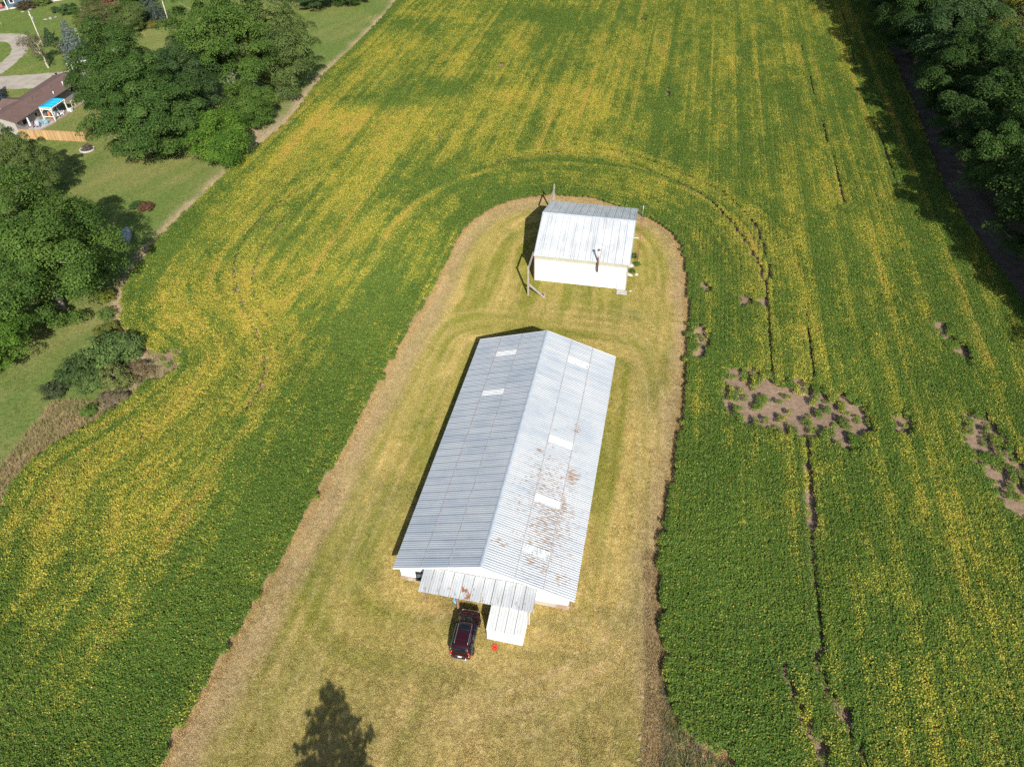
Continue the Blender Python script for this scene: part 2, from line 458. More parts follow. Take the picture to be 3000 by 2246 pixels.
for i in range(5):
    r = np.random.default_rng(100 + i); n = 92
    th = r.random(n) * 6.283; rr = np.sqrt(r.random(n)) * 0.33; z = 0.36 + 0.36 * r.random(n) ** .7 * (1 - (rr / 0.5) ** 2) + 0.04
    P = np.stack([np.cos(th) * rr, np.sin(th) * rr, z], -1)
    Nn = np.stack([np.cos(th) * .35, np.sin(th) * .35, np.ones(n)], -1) + r.normal(size=(n, 3)) * 0.42
    V, Fc = leaf_cards(P, Nn, 0.088 + 0.065 * r.random(n), 0.066 + 0.045 * r.random(n), r)
    me = np_mesh('soybean_plant', V, Fc, False, {'lr': np.repeat(r.permutation(n) / n, 4)})
    me.materials.append(M_soy)
    soy_src.append(bpy.data.objects.new('soybean_plant_%d' % i, me))

TRACKS = [curve(q, 1.5) for q in (
    [(-6.6, 108.3), (0.0, 113.7), (7.8, 116.0), (16.8, 114.0), (24.1, 107.4), (29.3, 100.7), (31.7, 92.6), (32.9, 84.3), (32.3, 75.9), (30.0, 65.1), (28.9, 60.4)],
    [(10, 118.6), (17.8, 116.4), (25.9, 109.6), (32.2, 102.0), (34.8, 93), (34.6, 86.5), (33.6, 78)],
    [(-29.6, 109.8), (-36.6, 95.7), (-37.1, 86.0), (-35.7, 79.5), (-31.7, 71.6), (-28.4, 64.7), (-27.7, 58.5), (-29.0, 55.7)],
    [(-32.8, 96.9), (-34.3, 85.9), (-32.8, 77.4), (-29.1, 71.6)],
    [(29.9, 51.9), (27.6, 42.5), (25.7, 35.1), (24.1, 28.7), (23.5, 25.7), (24.4, 22.6), (24.7, 18)],
    [(20.9, 27.2), (21.0, 24.0), (21.5, 21.0), (22, 17)],
    [(63, 165), (55.5, 128), (52.5, 112), (49.5, 98)], [(80, 190), (73.5, 165), (68.5, 145), (62, 115), (58.5, 98)],
    [(36.5, 73), (33.4, 60)], [(31.5, 57), (27.4, 40)])]
TRACK_W = [1.0, .8, .7, .5, 1.0, 1.15, .55, .5, .8, .7]
BARE = [(25.0, 57.5, 1.6, 2.8), (29, 55.5, 3.0, 2.6), (33, 54.5, 3.0, 2.6), (25.3, 59.2, 1.6, 2.2), (28, 57.5, 2.0, 1.6), (30.4, 57.0, 2.4, 2.0), (33.5, 56.0, 2.2, 1.8), (27, 55.0, 2.4, 1.6), (31.5, 54.0, 3.0, 1.8), (34, 52.5, 1.5, 2.2), (22.0, 65.5, .7, 2.2), (22.4, 68, .5, 1.2), (24.5, 77.1, .6, 1.0), (29.1, 74.5, .8, .8), (31.6, 74.2, .5, .8),
        (40.3, 53.0, .8, 1.4), (51.1, 67.2, .7, 2.2), (51.6, 64, .6, 1.6), (47.9, 51.2, 1.4, 2.6), (47.7, 47, 1.6, 2.6), (47.5, 43.5, 1.2, 2.0), (30.9, 140.5, .5, 2.2), (31.9, 184.4, .6, 2.5), (-11.7, 122.7, .4, .8), (-1.1, 156.1, .4, 1.2), (20.8, 25.0, .16, 1.2), (22.0, 20.8, .3, .8), (24.3, 22.4, .25, 1.2), (-39.6, 63.8, 1.0, 2.0)]
YEL = [(-16.6, 130.5, .32, 8, 6), (-9.4, 160.4, .34, 14, 3), (-24.3, 163.7, .34, 9, 5), (-28.0, 128.9, .26, 8, 6), (0.2, 142.7, .30, 12, 4), (12.8, 131.6, .26, 9, 7), (10.9, 118, .22, 4, 9), (25.2, 105.5, .22, 5, 5), (33.5, 90, .22, 8, 2), (37.3, 83, .24, 9, 2), (-35.8, 118.2, .30, 9, 4), (-38.6, 104, .2, 8, 4), (-28.3, 81.4, .22, 8, 4), (-35.0, 82, .25, 8, 3), (-41, 77, .25, 6, 4), (-41.5, 71, .22, 4, 4), (-34, 66, .22, 6, 4), (-35, 58.5, .26, 5, 5), (-39, 52.5, .26, 4, 5), (-43, 46.5, .26, 5, 4), (-34.1, 43.5, .20, 5, 4), (-25.9, 64.6, .12, 5, 3), (-21.6, 86, .14, 8, 3), (-17, 96, .12, 6, 4), (-41, 38.5, .18, 5, 4), (-34.5, 31, .14, 4, 4), (48, 79.6, .28, 9, 1.2), (49.2, 91, .28, 9, 1.3), (47.8, 101.6, .2, 9, 1.5), (33.7, 131, .14, 12, 3), (45.3, 161, .16, 14, 3), (60.4, 166, .20, 14, 2.5), (27.7, 42.5, .12, 5, 2), (30, 38, .16, 4, 3), (31, 33.6, .14, 3, 3), (35.5, 26.7, .18, 4, 4), (37.4, 39.7, .14, 4, 3), (38.3, 32.6, .14, 4, 4), (33, 68.4, .24, 6, 1.6), (37.2, 64.9, .22, 6, 1.5), (3.4, 168.3, .3, 14, 3), (25.5, 167.4, .16, 14, 5), (-27.8, 99.5, .2, 8, 3), (-20, 120, .2, 6, 6)]
GRN = [(-21.6, 137.9, .50, 4, 8), (-12.3, 143.5, .55, 4.5, 7), (-2, 147, .35, 3, 6), (-33.6, 180.6, .4, 10, 3), (-20.9, 181.7, .5, 5, 9), (9.3, 187.1, .35, 6, 12), (-12.7, 110.8, .34, 6, 5), (-16, 103.4, .26, 5, 4), (-16.8, 77, .30, 9, 3), (-18.4, 62.9, .32, 8, 3.5), (-20.6, 50.3, .34, 8, 4), (-22, 39.2, .34, 6, 4), (-24, 29.4, .34, 6, 5), (-23, 71.5, .16, 5, 3), (34, 112.7, .14, 6, 8), (49, 112.2, .14, 8, 6), (62.7, 130, .16, 14, 6), (16.9, 42.7, .2, 8, 3), (16.6, 31, .24, 8, 4), (21.5, 35, .16, 5, 4), (46.5, 61.5, .14, 8, 8), (24.9, 48.2, .16, 5, 4), (16.4, 25, .2, 4, 4), (-29, 25.7, .2, 5, 5), (16.7, 98, .12, 3, 5), (-3.6, 104.5, .2, 3, 6), (43.7, 121, .12, 6, 8), (-33, 92, .1, 5, 2)]

def crop_fields(x, y):
    s, t = row_st(x, y)
    patch = fbm(t * 0.085, s * 0.05, 71); fine = fbm(t * 0.5, s * 0.22, 75, 3)
    dI, aI = pdist(INNER, x, y); dO, aO = pdist(OUTER, x, y)
    def rown(t, s):
        ln = t / 4.57; fr = ln - np.floor(ln)
        pres = smooth(vnoise(s * 0.035, np.floor(ln) * 3.7, 85), .45, .62)
        return (fbm(t * 0.62, s * 0.018, 79, 2) - .5) * .55 + (vnoise(t * 2.3, s * 0.035, 83) - .5) * .34 + .20 * pres * np.exp(-((fr - .5) * 4.57 / .45) ** 2) - .16 * np.exp(-((fr - .68) * 4.57 / .30) ** 2)
    wI = smooth(dI, 17, 13) * smooth(y, 60, 74)
    wO = smooth(dO, 17, 12) * (x < -15) * smooth(y, 30, 42) * (1 - smooth(y, 104, 120))
    wS = np.clip(1 - wI - wO, 0, 1)
    rows = (rown(t, s) * wS + rown(dI + 1.5, aI) * wI + rown(dO + .6, aO) * wO) / (wS + wI + wO)
    lft = smooth(-x, -14, 6) * smooth(y, 20, 45)
    yf = 0.20 + 0.13 * lft + 0.05 * smooth(y, 80, 120) - 0.07 * smooth(-y, -55, -35) * (x > 0) + (patch - .5) * 0.62 + (fine - .5) * 0.50 + (fbm(t * 1.25, s * 0.7, 77, 2) - .5) * 0.46 + rows
    for (bx, by, a, al, ac) in YEL + [(q[0], q[1], -q[2], q[3], q[4]) for q in GRN]:
        bs, bt = bx * DX + by * DY, bx * DY - by * DX
        yf = yf + a * 0.95 * np.exp(-((s - bs) / al) ** 2 - ((t - bt) / ac) ** 2)
    yf = yf - 0.20 * np.exp(-dI / 2.6) - 0.22 * np.exp(-(dO / 3.2) ** 2)
    keep = np.ones_like(x)
    for T, w in zip(TRACKS, TRACK_W):
        d, a = pdist(T, x, y)
        on = smooth(d, 0.36 * w, 0.17 * w) * (0.75 + 0.25 * smooth(fbm(a * 0.35, a * 0 + w, 87, 2), .42, .58))
        keep = keep * (1 - on * .9)
        yf = yf + 0.20 * np.exp(-((d - 0.9) / 0.7) ** 2) * (y > 55)
    bare = np.zeros_like(x)
    for (bx, by, rx, ry) in BARE:
        bs, bt = bx * DX + by * DY, bx * DY - by * DX
        bare = np.maximum(bare, np.exp(-((t - bt) / (rx * 1.25)) ** 2 - ((s - bs) / (ry * 1.25)) ** 2))
    clump = fbm(t * 1.7, s * 0.8, 91, 2)
    keep = keep * (1 - 0.97 * smooth(bare, .10, .34) * smooth(vnoise(t * 1.9, s * 0.95, 93) * .55 + clump * .45 + .12 * (bare - .5), .38, .50))
    yf = yf - 0.10 * smooth(bare, .1, .5)
    brown = np.clip((yf - 0.55) * 0.7 + (fbm(t * .5, s * .06, 95, 2) - .5) * .35 + 1.1 * np.clip(rows - .16, 0, 1), 0, .55)
    return np.clip(yf, 0.015, 0.93), brown, keep, dI

SV, TV = np.arange(-10, 245, 0.27), np.arange(-95, 100, 0.50)
ss, tt = np.meshgrid(SV, TV); ss = ss.ravel(); tt = tt.ravel()
ss = ss + rng.uniform(-.13, .13, len(ss)); tt = tt + rng.normal(0, 0.035, len(tt))
px = ss * DX + tt * DY; py = ss * DY - tt * DX
jx = (vnoise(px * 1.1, py * 1.1, 97) - .5) * 0.6
u_, v_ = project(px, py, 0.5)
mk = (py > 13) & (py < 224) & (u_ > -330) & (u_ < 3330) & (v_ > -150) & (v_ < 2420)
px, py, jx = px[mk], py[mk], jx[mk]
mk = inside(FIELD, px + jx, py); px, py = px[mk], py[mk]
yf, br, keep, dI = crop_fields(px, py)
mk = rng.random(len(px)) < keep
px, py, yf, br = px[mk], py[mk], yf[mk], br[mk]
n = len(px)
hs = 0.86 + 0.34 * fbm(px * .25, py * .25, 101) + rng.normal(0, .05, n)
hs *= 1 - 0.28 * smooth(yf, .55, .9)
hs *= 0.45 + 0.55 * smooth(keep[mk], .2, .9)
wd = rng.uniform(0.85, 1.15, n) * (0.72 + 0.62 * fbm(px * .11, py * .11, 109))
rot = np.stack([rng.normal(0, .08, n), rng.normal(0, .08, n), rng.uniform(0, 6.28, n)], -1)
tint = np.stack([np.clip(yf + rng.normal(0, .05, n), 0.0, 1), br, np.clip(fbm(px * .15, py * .15, 103) * 1.2 - .1 + rng.normal(0, .15, n), 0, 1)], -1)
scatter('soybean_crop', np.stack([px, py, np.zeros(n)], -1), rot, np.stack([wd, wd, hs], -1), tint, rng.integers(0, 5, n), soy_src,
        'green and yellowing soybean crop in rows filling the field', 'crop')
print('soy plants', n)

# mown grass
k = NT('grass_blade')
lr = k.attr('lr', out='Fac')
tv = k.attr('tint', 'INSTANCER', 'Vector')
gm = k.n('ShaderNodeVectorMath', operation='SCALE'); k.put(gm.inputs[0], tv); k.put(gm.inputs['Scale'], k.ramp(lr, 0, 1, 0.80, 1.25))
k.fin(gm.outputs[0], 0.85, 0, 0.05)
M_grass = k.mat
gr_src = []
for i in range(4):
    r = np.random.default_rng(140 + i); n = 14
    a = r.random(n) * 6.283; rad = np.sqrt(r.random(n)) * 0.15; h = 0.05 + 0.06 * r.random(n)
    bx, by = np.cos(a) * rad, np.sin(a) * rad
    d = r.normal(size=(n, 2)) * 0.06; wv = r.normal(size=(n, 2)); wv = wv / np.linalg.norm(wv, axis=1, keepdims=True) * 0.018
    V = np.stack([np.stack([bx - wv[:, 0], by - wv[:, 1], np.zeros(n) - .02], -1), np.stack([bx + wv[:, 0], by + wv[:, 1], np.zeros(n) - .02], -1), np.stack([bx + d[:, 0], by + d[:, 1], h], -1)], 1).reshape(-1, 3)
    me = np_mesh('grass_tuft', V, np.arange(n * 3).reshape(-1, 3), False, {'lr': np.repeat(r.random(n), 3)})
    me.materials.append(M_grass); gr_src.append(bpy.data.objects.new('grass_tuft_%d' % i, me))
def grass(name, area, count_m2, tintf, poly_ref, label, smin=0.8, smax=1.3):
    x0, x1, y0, y1 = area
    n = int((x1 - x0) * (y1 - y0) * count_m2)
    x = rng.uniform(x0, x1, n); y = rng.uniform(y0, y1, n)
    return x, y
x = rng.uniform(-30, 26, 240000); y = rng.uniform(16, 103, 240000)
mk = inside(PEN, x, y); x, y = x[mk], y[mk]
u_, v_ = project(x, y); mk = (u_ > -100) & (u_ < 3100) & (v_ < 2400); x, y = x[mk], y[mk]
d, a = pdist(INNER, x, y)
tc = lawn_tint(x, y, d, a) * 1.04
n = len(x)
tc = tc * rng.uniform(.88, 1.12, n)[:, None]
hh = rng.uniform(.7, 1.3, n) * np.where(d < 0.6, 1.5, 1.0) * (0.7 + 0.6 * fbm(x * .5, y * .5, 107))
scatter('mown_grass', np.stack([x, y, np.zeros(n)], -1), np.stack([np.zeros(n), np.zeros(n), rng.uniform(0, 6.28, n)], -1), np.stack([np.ones(n) * 1.2, np.ones(n) * 1.2, hh], -1), tc, rng.integers(0, 4, n), gr_src,
        'short dry tan and olive mown grass round the two barns', 'grass')
x = rng.uniform(-125, -26, 90000); y = rng.uniform(36, 205, 90000)
mk = ~inside(FIELD, x, y) & (x < -20); x, y = x[mk], y[mk]
u_, v_ = project(x, y); mk = (u_ > -150) & (u_ < 3100) & (v_ > -60); x, y = x[mk], y[mk]
d, a = pdist(OUTER, x, y); tc = yard_tint(x, y, d, a); n = len(x)
tc = tc * rng.uniform(.8, 1.2, n)[:, None]
YARD = (x, y, tc, n)

# ------------------------------------------------------------------ drives, lane, patio
def ribbon(name, Lp, Rp, z, mat):
    n = 60
    def res(P):
        P = np.array(curve(P, 0.5)); d = np.r_[0, np.cumsum(np.hypot(*np.diff(P, axis=0).T))]; q = np.linspace(0, d[-1], n)
        return np.stack([np.interp(q, d, P[:, 0]), np.interp(q, d, P[:, 1])], -1)
    A, B = res(Lp), res(Rp)
    cols = 7; V = []
    for i in range(n):
        for j in range(cols):
            t = j / (cols - 1); q = A[i] * (1 - t) + B[i] * t
            if j in (0, cols - 1): q = q + (rng.random(2) - .5) * 0.5
            V.append((q[0], q[1], z + (0.012 if 0 < j < cols - 1 else -0.03)))
    ix = np.arange(n * cols).reshape(n, cols)
    Fc = np.stack([ix[:-1, :-1], ix[:-1, 1:], ix[1:, 1:], ix[1:, :-1]], -1).reshape(-1, 4)
    a = np.array(V)
    nrm = np.cross(a[Fc[0, 1]] - a[Fc[0, 0]], a[Fc[0, 3]] - a[Fc[0, 0]])
    if nrm[2] < 0: Fc = Fc[:, ::-1]
    return tag(link(name, np_mesh(name, V, Fc, True), mat), kind='structure')
def gravel(name, c0, c1):
    k = NT(name); p = k.pos()
    a = k.noise(p, 0.5, 5); b = k.noise(p, 5.0, 5, .7)
    col = k.mix(k.ramp(a, .3, .7), c0, c1)
    col = k.mix(k.ramp(b, .35, .75, 0, .5), col, tuple(q * 0.6 for q in c0))
    k.bump(b, .6, .05); return k.fin(col, .95, 0, .1)
M_gravel = gravel('gravel', (0.40, 0.35, 0.275), (0.52, 0.47, 0.385))
M_lane = gravel('lane_earth', (0.12, 0.09, 0.07), (0.21, 0.16, 0.125))  # earth darker than its sunlit tan: shade of the trees put into the colour
M_path = gravel('sandy_earth', (0.42, 0.31, 0.20), (0.56, 0.45, 0.33))
DRIVE1 = ([(-130, 184), (-117.25, 181.6), (-114.3, 181.5), (-111.3, 180.7), (-108.2, 177.8), (-106.3, 173.8), (-105.2, 169.1), (-104.5, 164.0), (-104.3, 159.6), (-104.5, 154)],
          [(-130, 178), (-117, 176), (-114.4, 175.8), (-112.8, 175.4), (-110.6, 173.1), (-109.1, 170.2), (-108.1, 166.8), (-107.8, 163), (-108.0, 159), (-108.5, 152)])
DRIVE2 = ([(-130, 152), (-103.9, 154.8), (-98.2, 155.6), (-93.0, 156.5), (-90.1, 158.0), (-84, 161)], [(-130, 147), (-100.5, 147.9), (-96, 148), (-93.3, 148.05), (-88.5, 149.5), (-82, 153)])
ribbon('gravel_drive', *DRIVE1, 0.03, M_gravel)
ribbon('gravel_drive', *DRIVE2, 0.045, M_gravel)
ribbon('dirt_lane', LANE_L[::3], LANE_R, 0.03, M_lane)
x, y, tc, n = YARD
bad = inside(DRIVE1[0] + DRIVE1[1][::-1], x, y) | inside(DRIVE2[0] + DRIVE2[1][::-1], x, y) | inside([(-93, 124), (-81.5, 126), (-81.2, 149), (-90, 149)], x, y)
x, y, tc = x[~bad], y[~bad], tc[~bad]; n = len(x)
scatter('yard_grass', np.stack([x, y, np.zeros(n)], -1), np.stack([np.zeros(n), np.zeros(n), rng.uniform(0, 6.28, n)], -1), np.stack([np.ones(n) * 1.6, np.ones(n) * 1.6, rng.uniform(.7, 1.5, n)], -1), tc, rng.integers(0, 4, n), gr_src,
        'green mown yard grass beyond the field on the left', 'grass')

# ------------------------------------------------------------------ shared building materials
M_white = simple('white_painted_metal', (0.80, 0.80, 0.79), .5, 0, .05, 3, .02)
M_dark = simple('dark_interior', (0.012, 0.013, 0.014), .9, 0, .2, 3, 0)
M_wood = simple('weathered_wood', (0.40, 0.34, 0.29), .85, 0, .25, 9, .1)
M_redwood = simple('brown_post_wood', (0.30, 0.17, 0.12), .85, 0, .3, 9, .1)
M_conc = simple('concrete', (0.46, 0.43, 0.39), .9, 0, .18, 4, .04)
M_galv = simple('galvanised_metal', (0.42, 0.44, 0.45), .45, .6, .15, 5, .05)

def roof_metal(name, root, rusty):
    """painted ribbed steel: chalky patches, rust streaks and screw lines, laid out on the building's own axes"""
    k = NT(name); co = k.coord(root); xyz = k.sep(co)
    chalk = k.noise(k.scale(co, (0.30, 0.30, 0.30)), 1.0, 5, .6)
    streak = k.noise(k.scale(co, (0.22, 1.1, 0.3)), 1.0, 4, .6)
    fine = k.noise(k.scale(co, (0.8, 5.0, 1.0)), 1.0, 4, .7)
    f = k.ramp(k.math('MULTIPLY_ADD', streak, .5, k.math('MULTIPLY', chalk, .6)), .38, .68)
    col = k.mix(f, (0.365, 0.415, 0.465), (0.485, 0.51, 0.525))
    col = k.mix(k.ramp(fine, .5, .8, 0, .35), col, (0.27, 0.30, 0.33))
    col = k.mix(k.math('MULTIPLY', k.rnd(), .20), col, (0.60, 0.61, 0.61))
    if rusty:
        w = None
        for (u, v, ru, rv, a) in ((5.2, 18.4, .9, 1.2, .8), (5.6, 12.4, 1.0, 1.9, 1.0), (5.3, 8.6, .8, 1.8, 1.0), (5.2, 5.8, .8, 1.6, .75), (2.3, 14.0, .7, .6, .9), (1.0, 2.8, 1.1, .9, .8), (6.4, 1.5, .9, 1.0, .9), (3.9, 2.2, 1.3, 1.4, .85), (4.6, 6.0, 3.4, 7.5, .80), (3.8, 9, 4.2, 10.0, .68)):
            g = k.math('ADD', k.math('POWER', k.math('ABSOLUTE', k.math('MULTIPLY_ADD', xyz[0], 1 / ru, -u / ru)), 2.0), k.math('POWER', k.math('ABSOLUTE', k.math('MULTIPLY_ADD', xyz[1], 1 / rv, -v / rv)), 2.0))
            g = k.math('MULTIPLY', k.math('POWER', 2.718, k.math('MULTIPLY', g, -1.0)), a)
            w = g if w is None else k.math('MAXIMUM', w, g)
        nz = k.noise(k.scale(co, (2.0, 9.0, 2.0)), 1.0, 5, .70)
        rust = k.ramp(k.math('MULTIPLY_ADD', w, .27, nz), .70, .755)
        rc = k.mix(k.noise(co, 2.5, 3), (0.20, 0.085, 0.04), (0.33, 0.23, 0.12))
        col = k.mix(k.math('MULTIPLY', rust, .92), col, rc)
    return k.fin(col, .42, .12, .5)

def rib_sheet(nrib, pitch, length, rh=0.035, rw=0.05, half=True):
    """ribbed sheet: x across the ribs, y down the slope (0..length), z up; edges start and end on a rib"""
    prof = []
    W = nrib * pitch
    for i in range(nrib + 1):
        c = i * pitch
        if i > 0: prof += [(c - rw, 0), (c - rw * .45, rh)]
        if i < nrib: prof += [(c + rw * .45, rh), (c + rw, 0)]
    V = []; 
    for yy in (0.0, length):
        V += [(x, yy, z) for x, z in prof]
    n = len(prof)
    Fc = [(i, i + 1, n + i + 1, n + i) for i in range(n - 1)]
    me = bpy.data.meshes.new('roof_sheet'); me.from_pydata(V, [], Fc); me.update()
    return me
def frame(o, X, Yv, Zv):
    M = Matrix.Identity(4)
    for i in range(3):
        M[i][0], M[i][1], M[i][2], M[i][3] = X[i], Yv[i], Zv[i], o[i]
    return M
def rib_wall(mb, p0, p1, z0, ztop, pitch=0.23, rh=0.022):
    """upright ribbed siding from p0 to p1; ztop is a function of the fraction along the wall; outward is to the right of p0->p1"""
    p0 = np.array(p0, float); p1 = np.array(p1, float); L = np.linalg.norm(p1 - p0); d = (p1 - p0) / L; o = np.array([d[1], -d[0]])
    q = []
    c = 0.0
    while c < L - 1e-6:
        q += [(c, 0), (min(c + pitch - .06, L), 0), (min(c + pitch - .045, L), rh), (min(c + pitch - .015, L), rh)]
        c += pitch
    q.append((L, 0))
    V = []
    for (s, h) in q:
        b = p0 + d * s + o * h; V += [(b[0], b[1], z0), (b[0], b[1], ztop(s / L))]
    Fc = [(2 * i, 2 * i + 2, 2 * i + 3, 2 * i + 1) for i in range(len(q) - 1)]
    mb.add(V, Fc)

# ------------------------------------------------------------------ long barn
BYAW = -0.21942
barn = empty('long_barn', (-2.745, 33.84, 0), BYAW, 'long low barn with rusty ribbed white metal roof and skylight panels', 'barn')
M_roof = roof_metal('weathered_roof_metal', barn, True)
BW, BL, BE, BR = 7.78, 31.04, 1.85, 4.38
al = math.atan2(BR - BE, BW); ca, sa = math.cos(al), math.sin(al)
k = NT('skylight_sheet'); co = k.coord()
k.fin(k.mix(k.ramp(k.noise(co, 1.2, 4), .45, .7), (0.70, 0.71, 0.70), (0.55, 0.58, 0.57)), .35, 0, .4); M_sky = k.mat
k = NT('patched_skylight'); co = k.coord()
k.fin(k.mix(k.ramp(k.noise(k.scale(co, (1, 6, 1)), 1.0, 4), .42, .58), (0.82, 0.83, 0.83), (0.36, 0.41, 0.41)), .4, 0, .4); M_sky2 = k.mat
deck = MB()
deck.add([(-BW + .05, .05, BE - .06), (0, .05, BR - .06), (BW - .05, .05, BE - .06), (-BW + .05, BL - .05, BE - .06), (0, BL - .05, BR - .06), (BW - .05, BL - .05, BE - .06),
          (-BW + .05, .05, BE - .16), (0, .05, BR - .16), (BW - .05, .05, BE - .16), (-BW + .05, BL - .05, BE - .16), (0, BL - .05, BR - .16), (BW - .05, BL - .05, BE - .16)],
         [(0, 1, 4, 3), (1, 2, 5, 4), (7, 6, 9, 10), (8, 7, 10, 11), (0, 6, 7, 1), (1, 7, 8, 2), (3, 4, 10, 9), (4, 5, 11, 10), (0, 3, 9, 6), (2, 8, 11, 5)])
deck.build('roof_deck', M_white, barn)
NS = 34; PW = BL / NS
cuts = [0.0, 2.8, 5.2, BW]
sheet_me = []
for c in range(3):
    L = (cuts[c + 1] - cuts[c]) / ca + (0.06 if c < 2 else 0.03)
    me = rib_sheet(4, PW / 4, L, .022, .05); me.materials.append(M_roof); sheet_me.append(me)
    if c == 1: mid_len = L
sky_at = {('L', int(27.4 / PW)): M_sky, ('L', int(21.8 / PW)): M_sky, ('R', int(27.5 / PW)): M_sky2, ('R', int(15.6 / PW)): M_sky, ('R', int(3.6 / PW)): M_sky2, ('R', int(9.0 / PW)): M_sky}
for side in ('L', 'R'):
    sg = -1 if side == 'L' else 1
    D = Vector((sg * ca, 0, -sa)); N = Vector((sg * sa, 0, ca)); Xv = D.cross(N)
    for c in range(3):
        for i in range(NS):
            u = cuts[c]; z = BR - u * math.tan(al)
            v0 = i * PW if side == 'L' else (i + 1) * PW
            lift = 0.010 - 0.004 * c
            o = Vector((sg * u, v0, z)) + N * lift
            me = sheet_me[c]
            sk = sky_at.get((side, i)) if c == 1 else None
            if sk is not None:
                me = rib_sheet(4, PW / 4, mid_len, .03, .05); me.materials.append(sk)
            ob = link('skylight_panel' if sk is not None else 'roof_sheet', me, None, barn, mtx=frame(o, Xv, D, N))
M_lap = simple('lap_strip_metal', (.50, .47, .46), .6, .1, .2, 3, 0)
# lap strips along the sheet ends, ridge cap, trim
for sg in (-1, 1):
    for u in (2.8, 5.2):
        z = BR - u * math.tan(al) + .038
        MB().bar((sg * u, .03, z), (sg * u, BL - .03, z), .09, .012, (sg * sa, 0, ca)).build('lap_strip', M_lap, barn)
M_cap = simple('ridge_cap_metal', (0.50, 0.55, 0.60), .45, .1, .1, 2, 0)
rc = MB()
rc.add([(-.16, -.02, BR - .16 * math.tan(al) + .055), (0, -.02, BR + .062), (.16, -.02, BR - .16 * math.tan(al) + .055), (-.16, BL + .02, BR - .16 * math.tan(al) + .055), (0, BL + .02, BR + .062), (.16, BL + .02, BR - .16 * math.tan(al) + .055)], [(0, 1, 4, 3), (1, 2, 5, 4)])
rc.build('ridge_cap', M_cap, barn)
for sg in (-1, 1):
    t = MB()
    for v in (0.0, BL):
        t.bar((0, v, BR - .05), (sg * BW, v, BE - .05), .05, .16, (sg * sa, 0, ca))
        t.build('gable_trim', M_white, barn); t = MB()
    MB().bar((sg * (BW - .02), .05, BE - .09), (sg * (BW - .02), BL - .05, BE - .09), .04, .14).build('eave_trim', M_white, barn)
WI = 7.28
roofz = lambda u: BR - .15 - abs(u) * math.tan(al)
k = NT('barn_siding'); co = k.coord(); xyz = k.sep(co)
st = k.ramp(k.noise(k.scale(co, (1.2, 1.2, .5)), 1.0, 4), .62, .72)
k.fin(k.mix(k.math('MULTIPLY', st, .35), (0.82, 0.82, 0.80), (0.62, 0.52, 0.36)), .55); M_siding = k.mat
for v, d in ((.30, 1), (BL - .30, -1)):
    w = MB()
    for half in (0, 1):
        a, b = (-WI, 0.0) if half == 0 else (0.0, WI)
        if d < 0: a, b = -a, -b
        rib_wall(w, (a, v), (b, v), .5, lambda s, a=a, b=b: roofz(a + (b - a) * s))
    w.build('gable_wall', M_siding, barn)
for sg in (-1, 1):
    w = MB()
    rib_wall(w, (sg * WI, BL - .3 if sg < 0 else .3), (sg * WI, .3 if sg < 0 else BL - .3), .5, lambda s: BE - .02)
    w.build('side_wall', M_siding, barn)
k = NT('barn_base'); co = k.coord()
k.fin(k.mix(k.ramp(k.noise(co, 1.3, 4), .42, .6), (0.47, 0.43, 0.37), (0.36, 0.25, 0.19)), .9); M_base = k.mat
for (a, b) in (((-WI - .04, .26), (WI + .04, .26)), ((WI + .0, .30), (WI + .0, BL - .26)), ((WI + .04, BL - .28), (-WI - .04, BL - .28)), ((-WI, BL - .30), (-WI, .30))):
    MB().bar((a[0], a[1], .24), (b[0], b[1], .24), .14, .52).build('base_course', M_base, barn)
# open hatch window left of the porch
MB().box((-5.35, .24, 1.15), (.95, .05, .75)).build('window_opening', M_dark, barn)
wf = MB()
for (a, b) in (((-5.86, .20, .76), (-4.84, .20, .76)), ((-5.86, .20, 1.55), (-4.84, .20, 1.55)), ((-5.86, .20, .76), (-5.86, .20, 1.55)), ((-4.84, .20, .76), (-4.84, .20, 1.55))): wf.bar(a, b, .05, .05)
wf.build('window_frame', simple('dark_frame', (.03, .05, .05), .4, 0, .2, 5, 0), barn)
MB().box((-5.3, .06, .74), (1.05, .34, .06)).build('window_ledge', simple('ledge', (.05, .07, .07), .35, 0, .2, 5, 0), barn)
MB().bar((-5.3, .17, 1.50), (-5.15, -.28, 1.75), .85, .03, (0, 0, 1)).build('hatch_flap', simple('grey_flap', (.16, .18, .19), .5, 0, .2, 5, 0), barn)
# porch roof on posts
porch = empty('porch_roof', (-2.745, 33.84, 0), BYAW, 'ribbed metal porch roof with rust stains on posts in front of long barn', 'porch')
M_porch_n = NT('porch_metal'); k = M_porch_n; co = k.coord(porch); xyz = k.sep(co)
ch = k.noise(k.scale(co, (1.0, .3, .3)), 1.0, 4)
col = k.mix(k.ramp(ch, .35, .65), (0.42, 0.44, 0.45), (0.53, 0.545, 0.55))
dsp = k.ramp(k.math('MULTIPLY_ADD', xyz[1], -.06, k.noise(k.scale(co, (7.0, 1.7, 1.0)), 1.0, 4, .65)), .67, .73)
col = k.mix(k.math('MULTIPLY', dsp, .8), col, (0.24, 0.20, 0.15))
g = k.math('ADD', k.math('POWER', k.math('ABSOLUTE', k.math('MULTIPLY_ADD', xyz[0], 1.5, 1.35)), 2.0), k.math('POWER', k.math('ABSOLUTE', k.math('MULTIPLY_ADD', xyz[1], 1.4, 1.75)), 2.0))
rust = k.ramp(k.math('MULTIPLY_ADD', k.math('POWER', 2.718, k.math('MULTIPLY', g, -1.0)), .34, k.noise(k.scale(co, (3.2, 2.0, 1)), 1.0, 4)), .74, .80)
col = k.mix(rust, col, (0.27, 0.125, 0.07)); M_porch = k.fin(col, .5, 0, .4)
